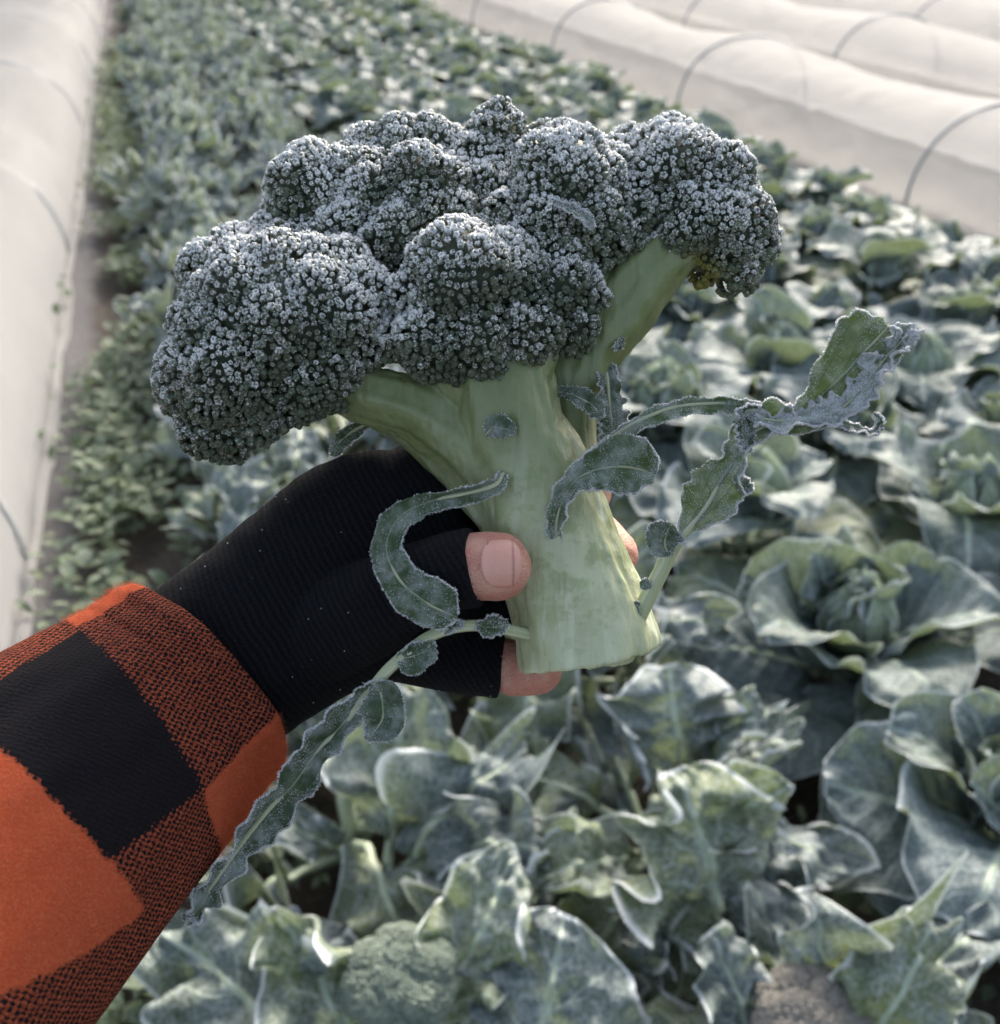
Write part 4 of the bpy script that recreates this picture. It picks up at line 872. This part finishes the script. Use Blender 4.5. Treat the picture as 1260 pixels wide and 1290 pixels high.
# sleeve
def sleeve():
    A, Bp = P(254, 850, .357), P(36, 1032, .312); tg = (Bp-A)/np.linalg.norm(Bp-A); n = 320; m = 420
    q = np.linspace(0, .42, n); C = A+tg*q[:, None]-CY*(.05*(q/.42)**2)[:, None]
    ctr = np.zeros((n, 5)); ctr[:, 3] = np.interp(q, [0, .02, .0715, .134, .25, .42], [.0405, .0432, .053, .064, .074, .08]); ctr[:, 4] = ctr[:, 3]*.82
    sc = np.ones(n); T, N, B = frames(C)
    th = np.arange(m)/m*2*math.pi; s = np.linspace(0, 1, n)
    arc = np.concatenate([[0], np.cumsum(np.linalg.norm(np.diff(C, axis=0), axis=1))])
    wr = fbm(np.stack(np.broadcast_arrays(s[:, None]*5, np.cos(th)[None]*1.6, np.sin(th)[None]*1.6), -1), 6, 3)*.0032
    wr += .0010*np.exp(-((arc[:, None]-.0045)/.0028)**2)-.0008*np.exp(-((arc[:, None]-.017)/.0012)**2)
    ru = (ctr[:, 3]*sc)[:, None]+wr; rv = (ctr[:, 4]*sc)[:, None]+wr
    V = C[:, None]+B[:, None]*(ru*np.cos(th))[..., None]+N[:, None]*(rv*np.sin(th))[..., None]
    inn = C[:40, None]+B[:40, None]*((ru[:40]-.0028)*np.cos(th))[..., None]+N[:40, None]*((rv[:40]-.0028)*np.sin(th))[..., None]
    rim = (V[0]+inn[0])/2-T[0]*.0012
    V = np.concatenate([inn[::-1], rim[None], V]); arcs = np.concatenate([arc[:40][::-1], [0], arc])
    rad = .045; U = np.stack(np.broadcast_arrays((th*rad)[None, :], arcs[:, None], 0.), -1)
    return V, U, th, arcs
SV, SU, sth, sarc = sleeve()
def proj(V):
    c = (V-np.array([0, 0, H]))@R3; return np.stack([c[..., 0]/-c[..., 2]*1260+630, 645-c[..., 1]/-c[..., 2]*1260], -1), -c[..., 2]
if 1:
    pp, dp = proj(SV[41:])
    for q in [(60, 770), (150, 745), (100, 795), (190, 750), (255, 990), (320, 930), (135, 1085), (180, 1150), (0, 860), (0, 940), (200, 1080), (290, 1040), (110, 1200)]:
        dd = np.linalg.norm(pp-q, axis=2)+(dp-dp.min())*200*0; d2 = dd.copy(); d2[:, (np.sin(sth) < -.1)] = 1e9; k = np.unravel_index(d2.argmin(), d2.shape)
        print('SLV', q, 'u=%.1fmm v=%.1fmm dist %.1f' % (sth[k[1]]*45, sarc[41+k[0]]*1000, d2.min()))
def plaid(u, v):
    u = u*1000; v = v*1000
    w_ = .7*vnoise(np.stack([u*.5, v*.5, u*0], -1), 3); u = u+w_; v = v+w_
    v1 = 26.4+.127*(u-28.3); v2 = 70.5+0*u; v3 = v2+48
    uA = np.where(v < v1, 24, 28.3+.252*(v-26.4)); uB = np.where(v < v1, 104, 101.7-.215*(v-35.7))
    b1 = np.where((u < uA) | (u > uB), 0, .5); b2 = np.where((u < uA-.0) | (u > uB), .5, 1.)
    b3 = np.where(u > 118-.54*(v-70.5), .5, 0.)
    far = (u > 200) & (u < 262)
    return np.where(v < v1, np.where(far, .5, b1), np.where(v < v2, np.where(far, 1., b2), np.where(v < v3, b3, b2)))
kk = sum(plaid(SU[..., 0]+a_*.0006, SU[..., 1]+b_*.0006) for a_ in (-1, 0, 1) for b_ in (-1, 0, 1))/9
g = Geo(); a_, b_ = SV.shape[:2]; g.add(SV, grid_faces(a_, b_, True), frost=kk.ravel(), luv=SU)
SN = np.cross(np.roll(SV, -1, 1)-SV, np.gradient(SV, axis=0)); SN /= np.linalg.norm(SN, axis=2)[..., None]+1e-12
cc = SV.mean(1, keepdims=True); sgn = np.sign((SN*(SV-cc)).sum(2).mean()); SN *= sgn
for msk, mt in ((kk < .3, 1), (kk > .3, 2)):
    msk = msk.copy(); msk[:41] = False
    fibres(SV[msk], SN[msk], 34000 if mt == 1 else 26000, .0022, r, .00003, mt, g)
obj('sleeve', g, [MATS['wool'], MATS['fuzz_o'], MATS['fuzz_k']], man)['label'] = 'orange and black checked wool jacket sleeve'
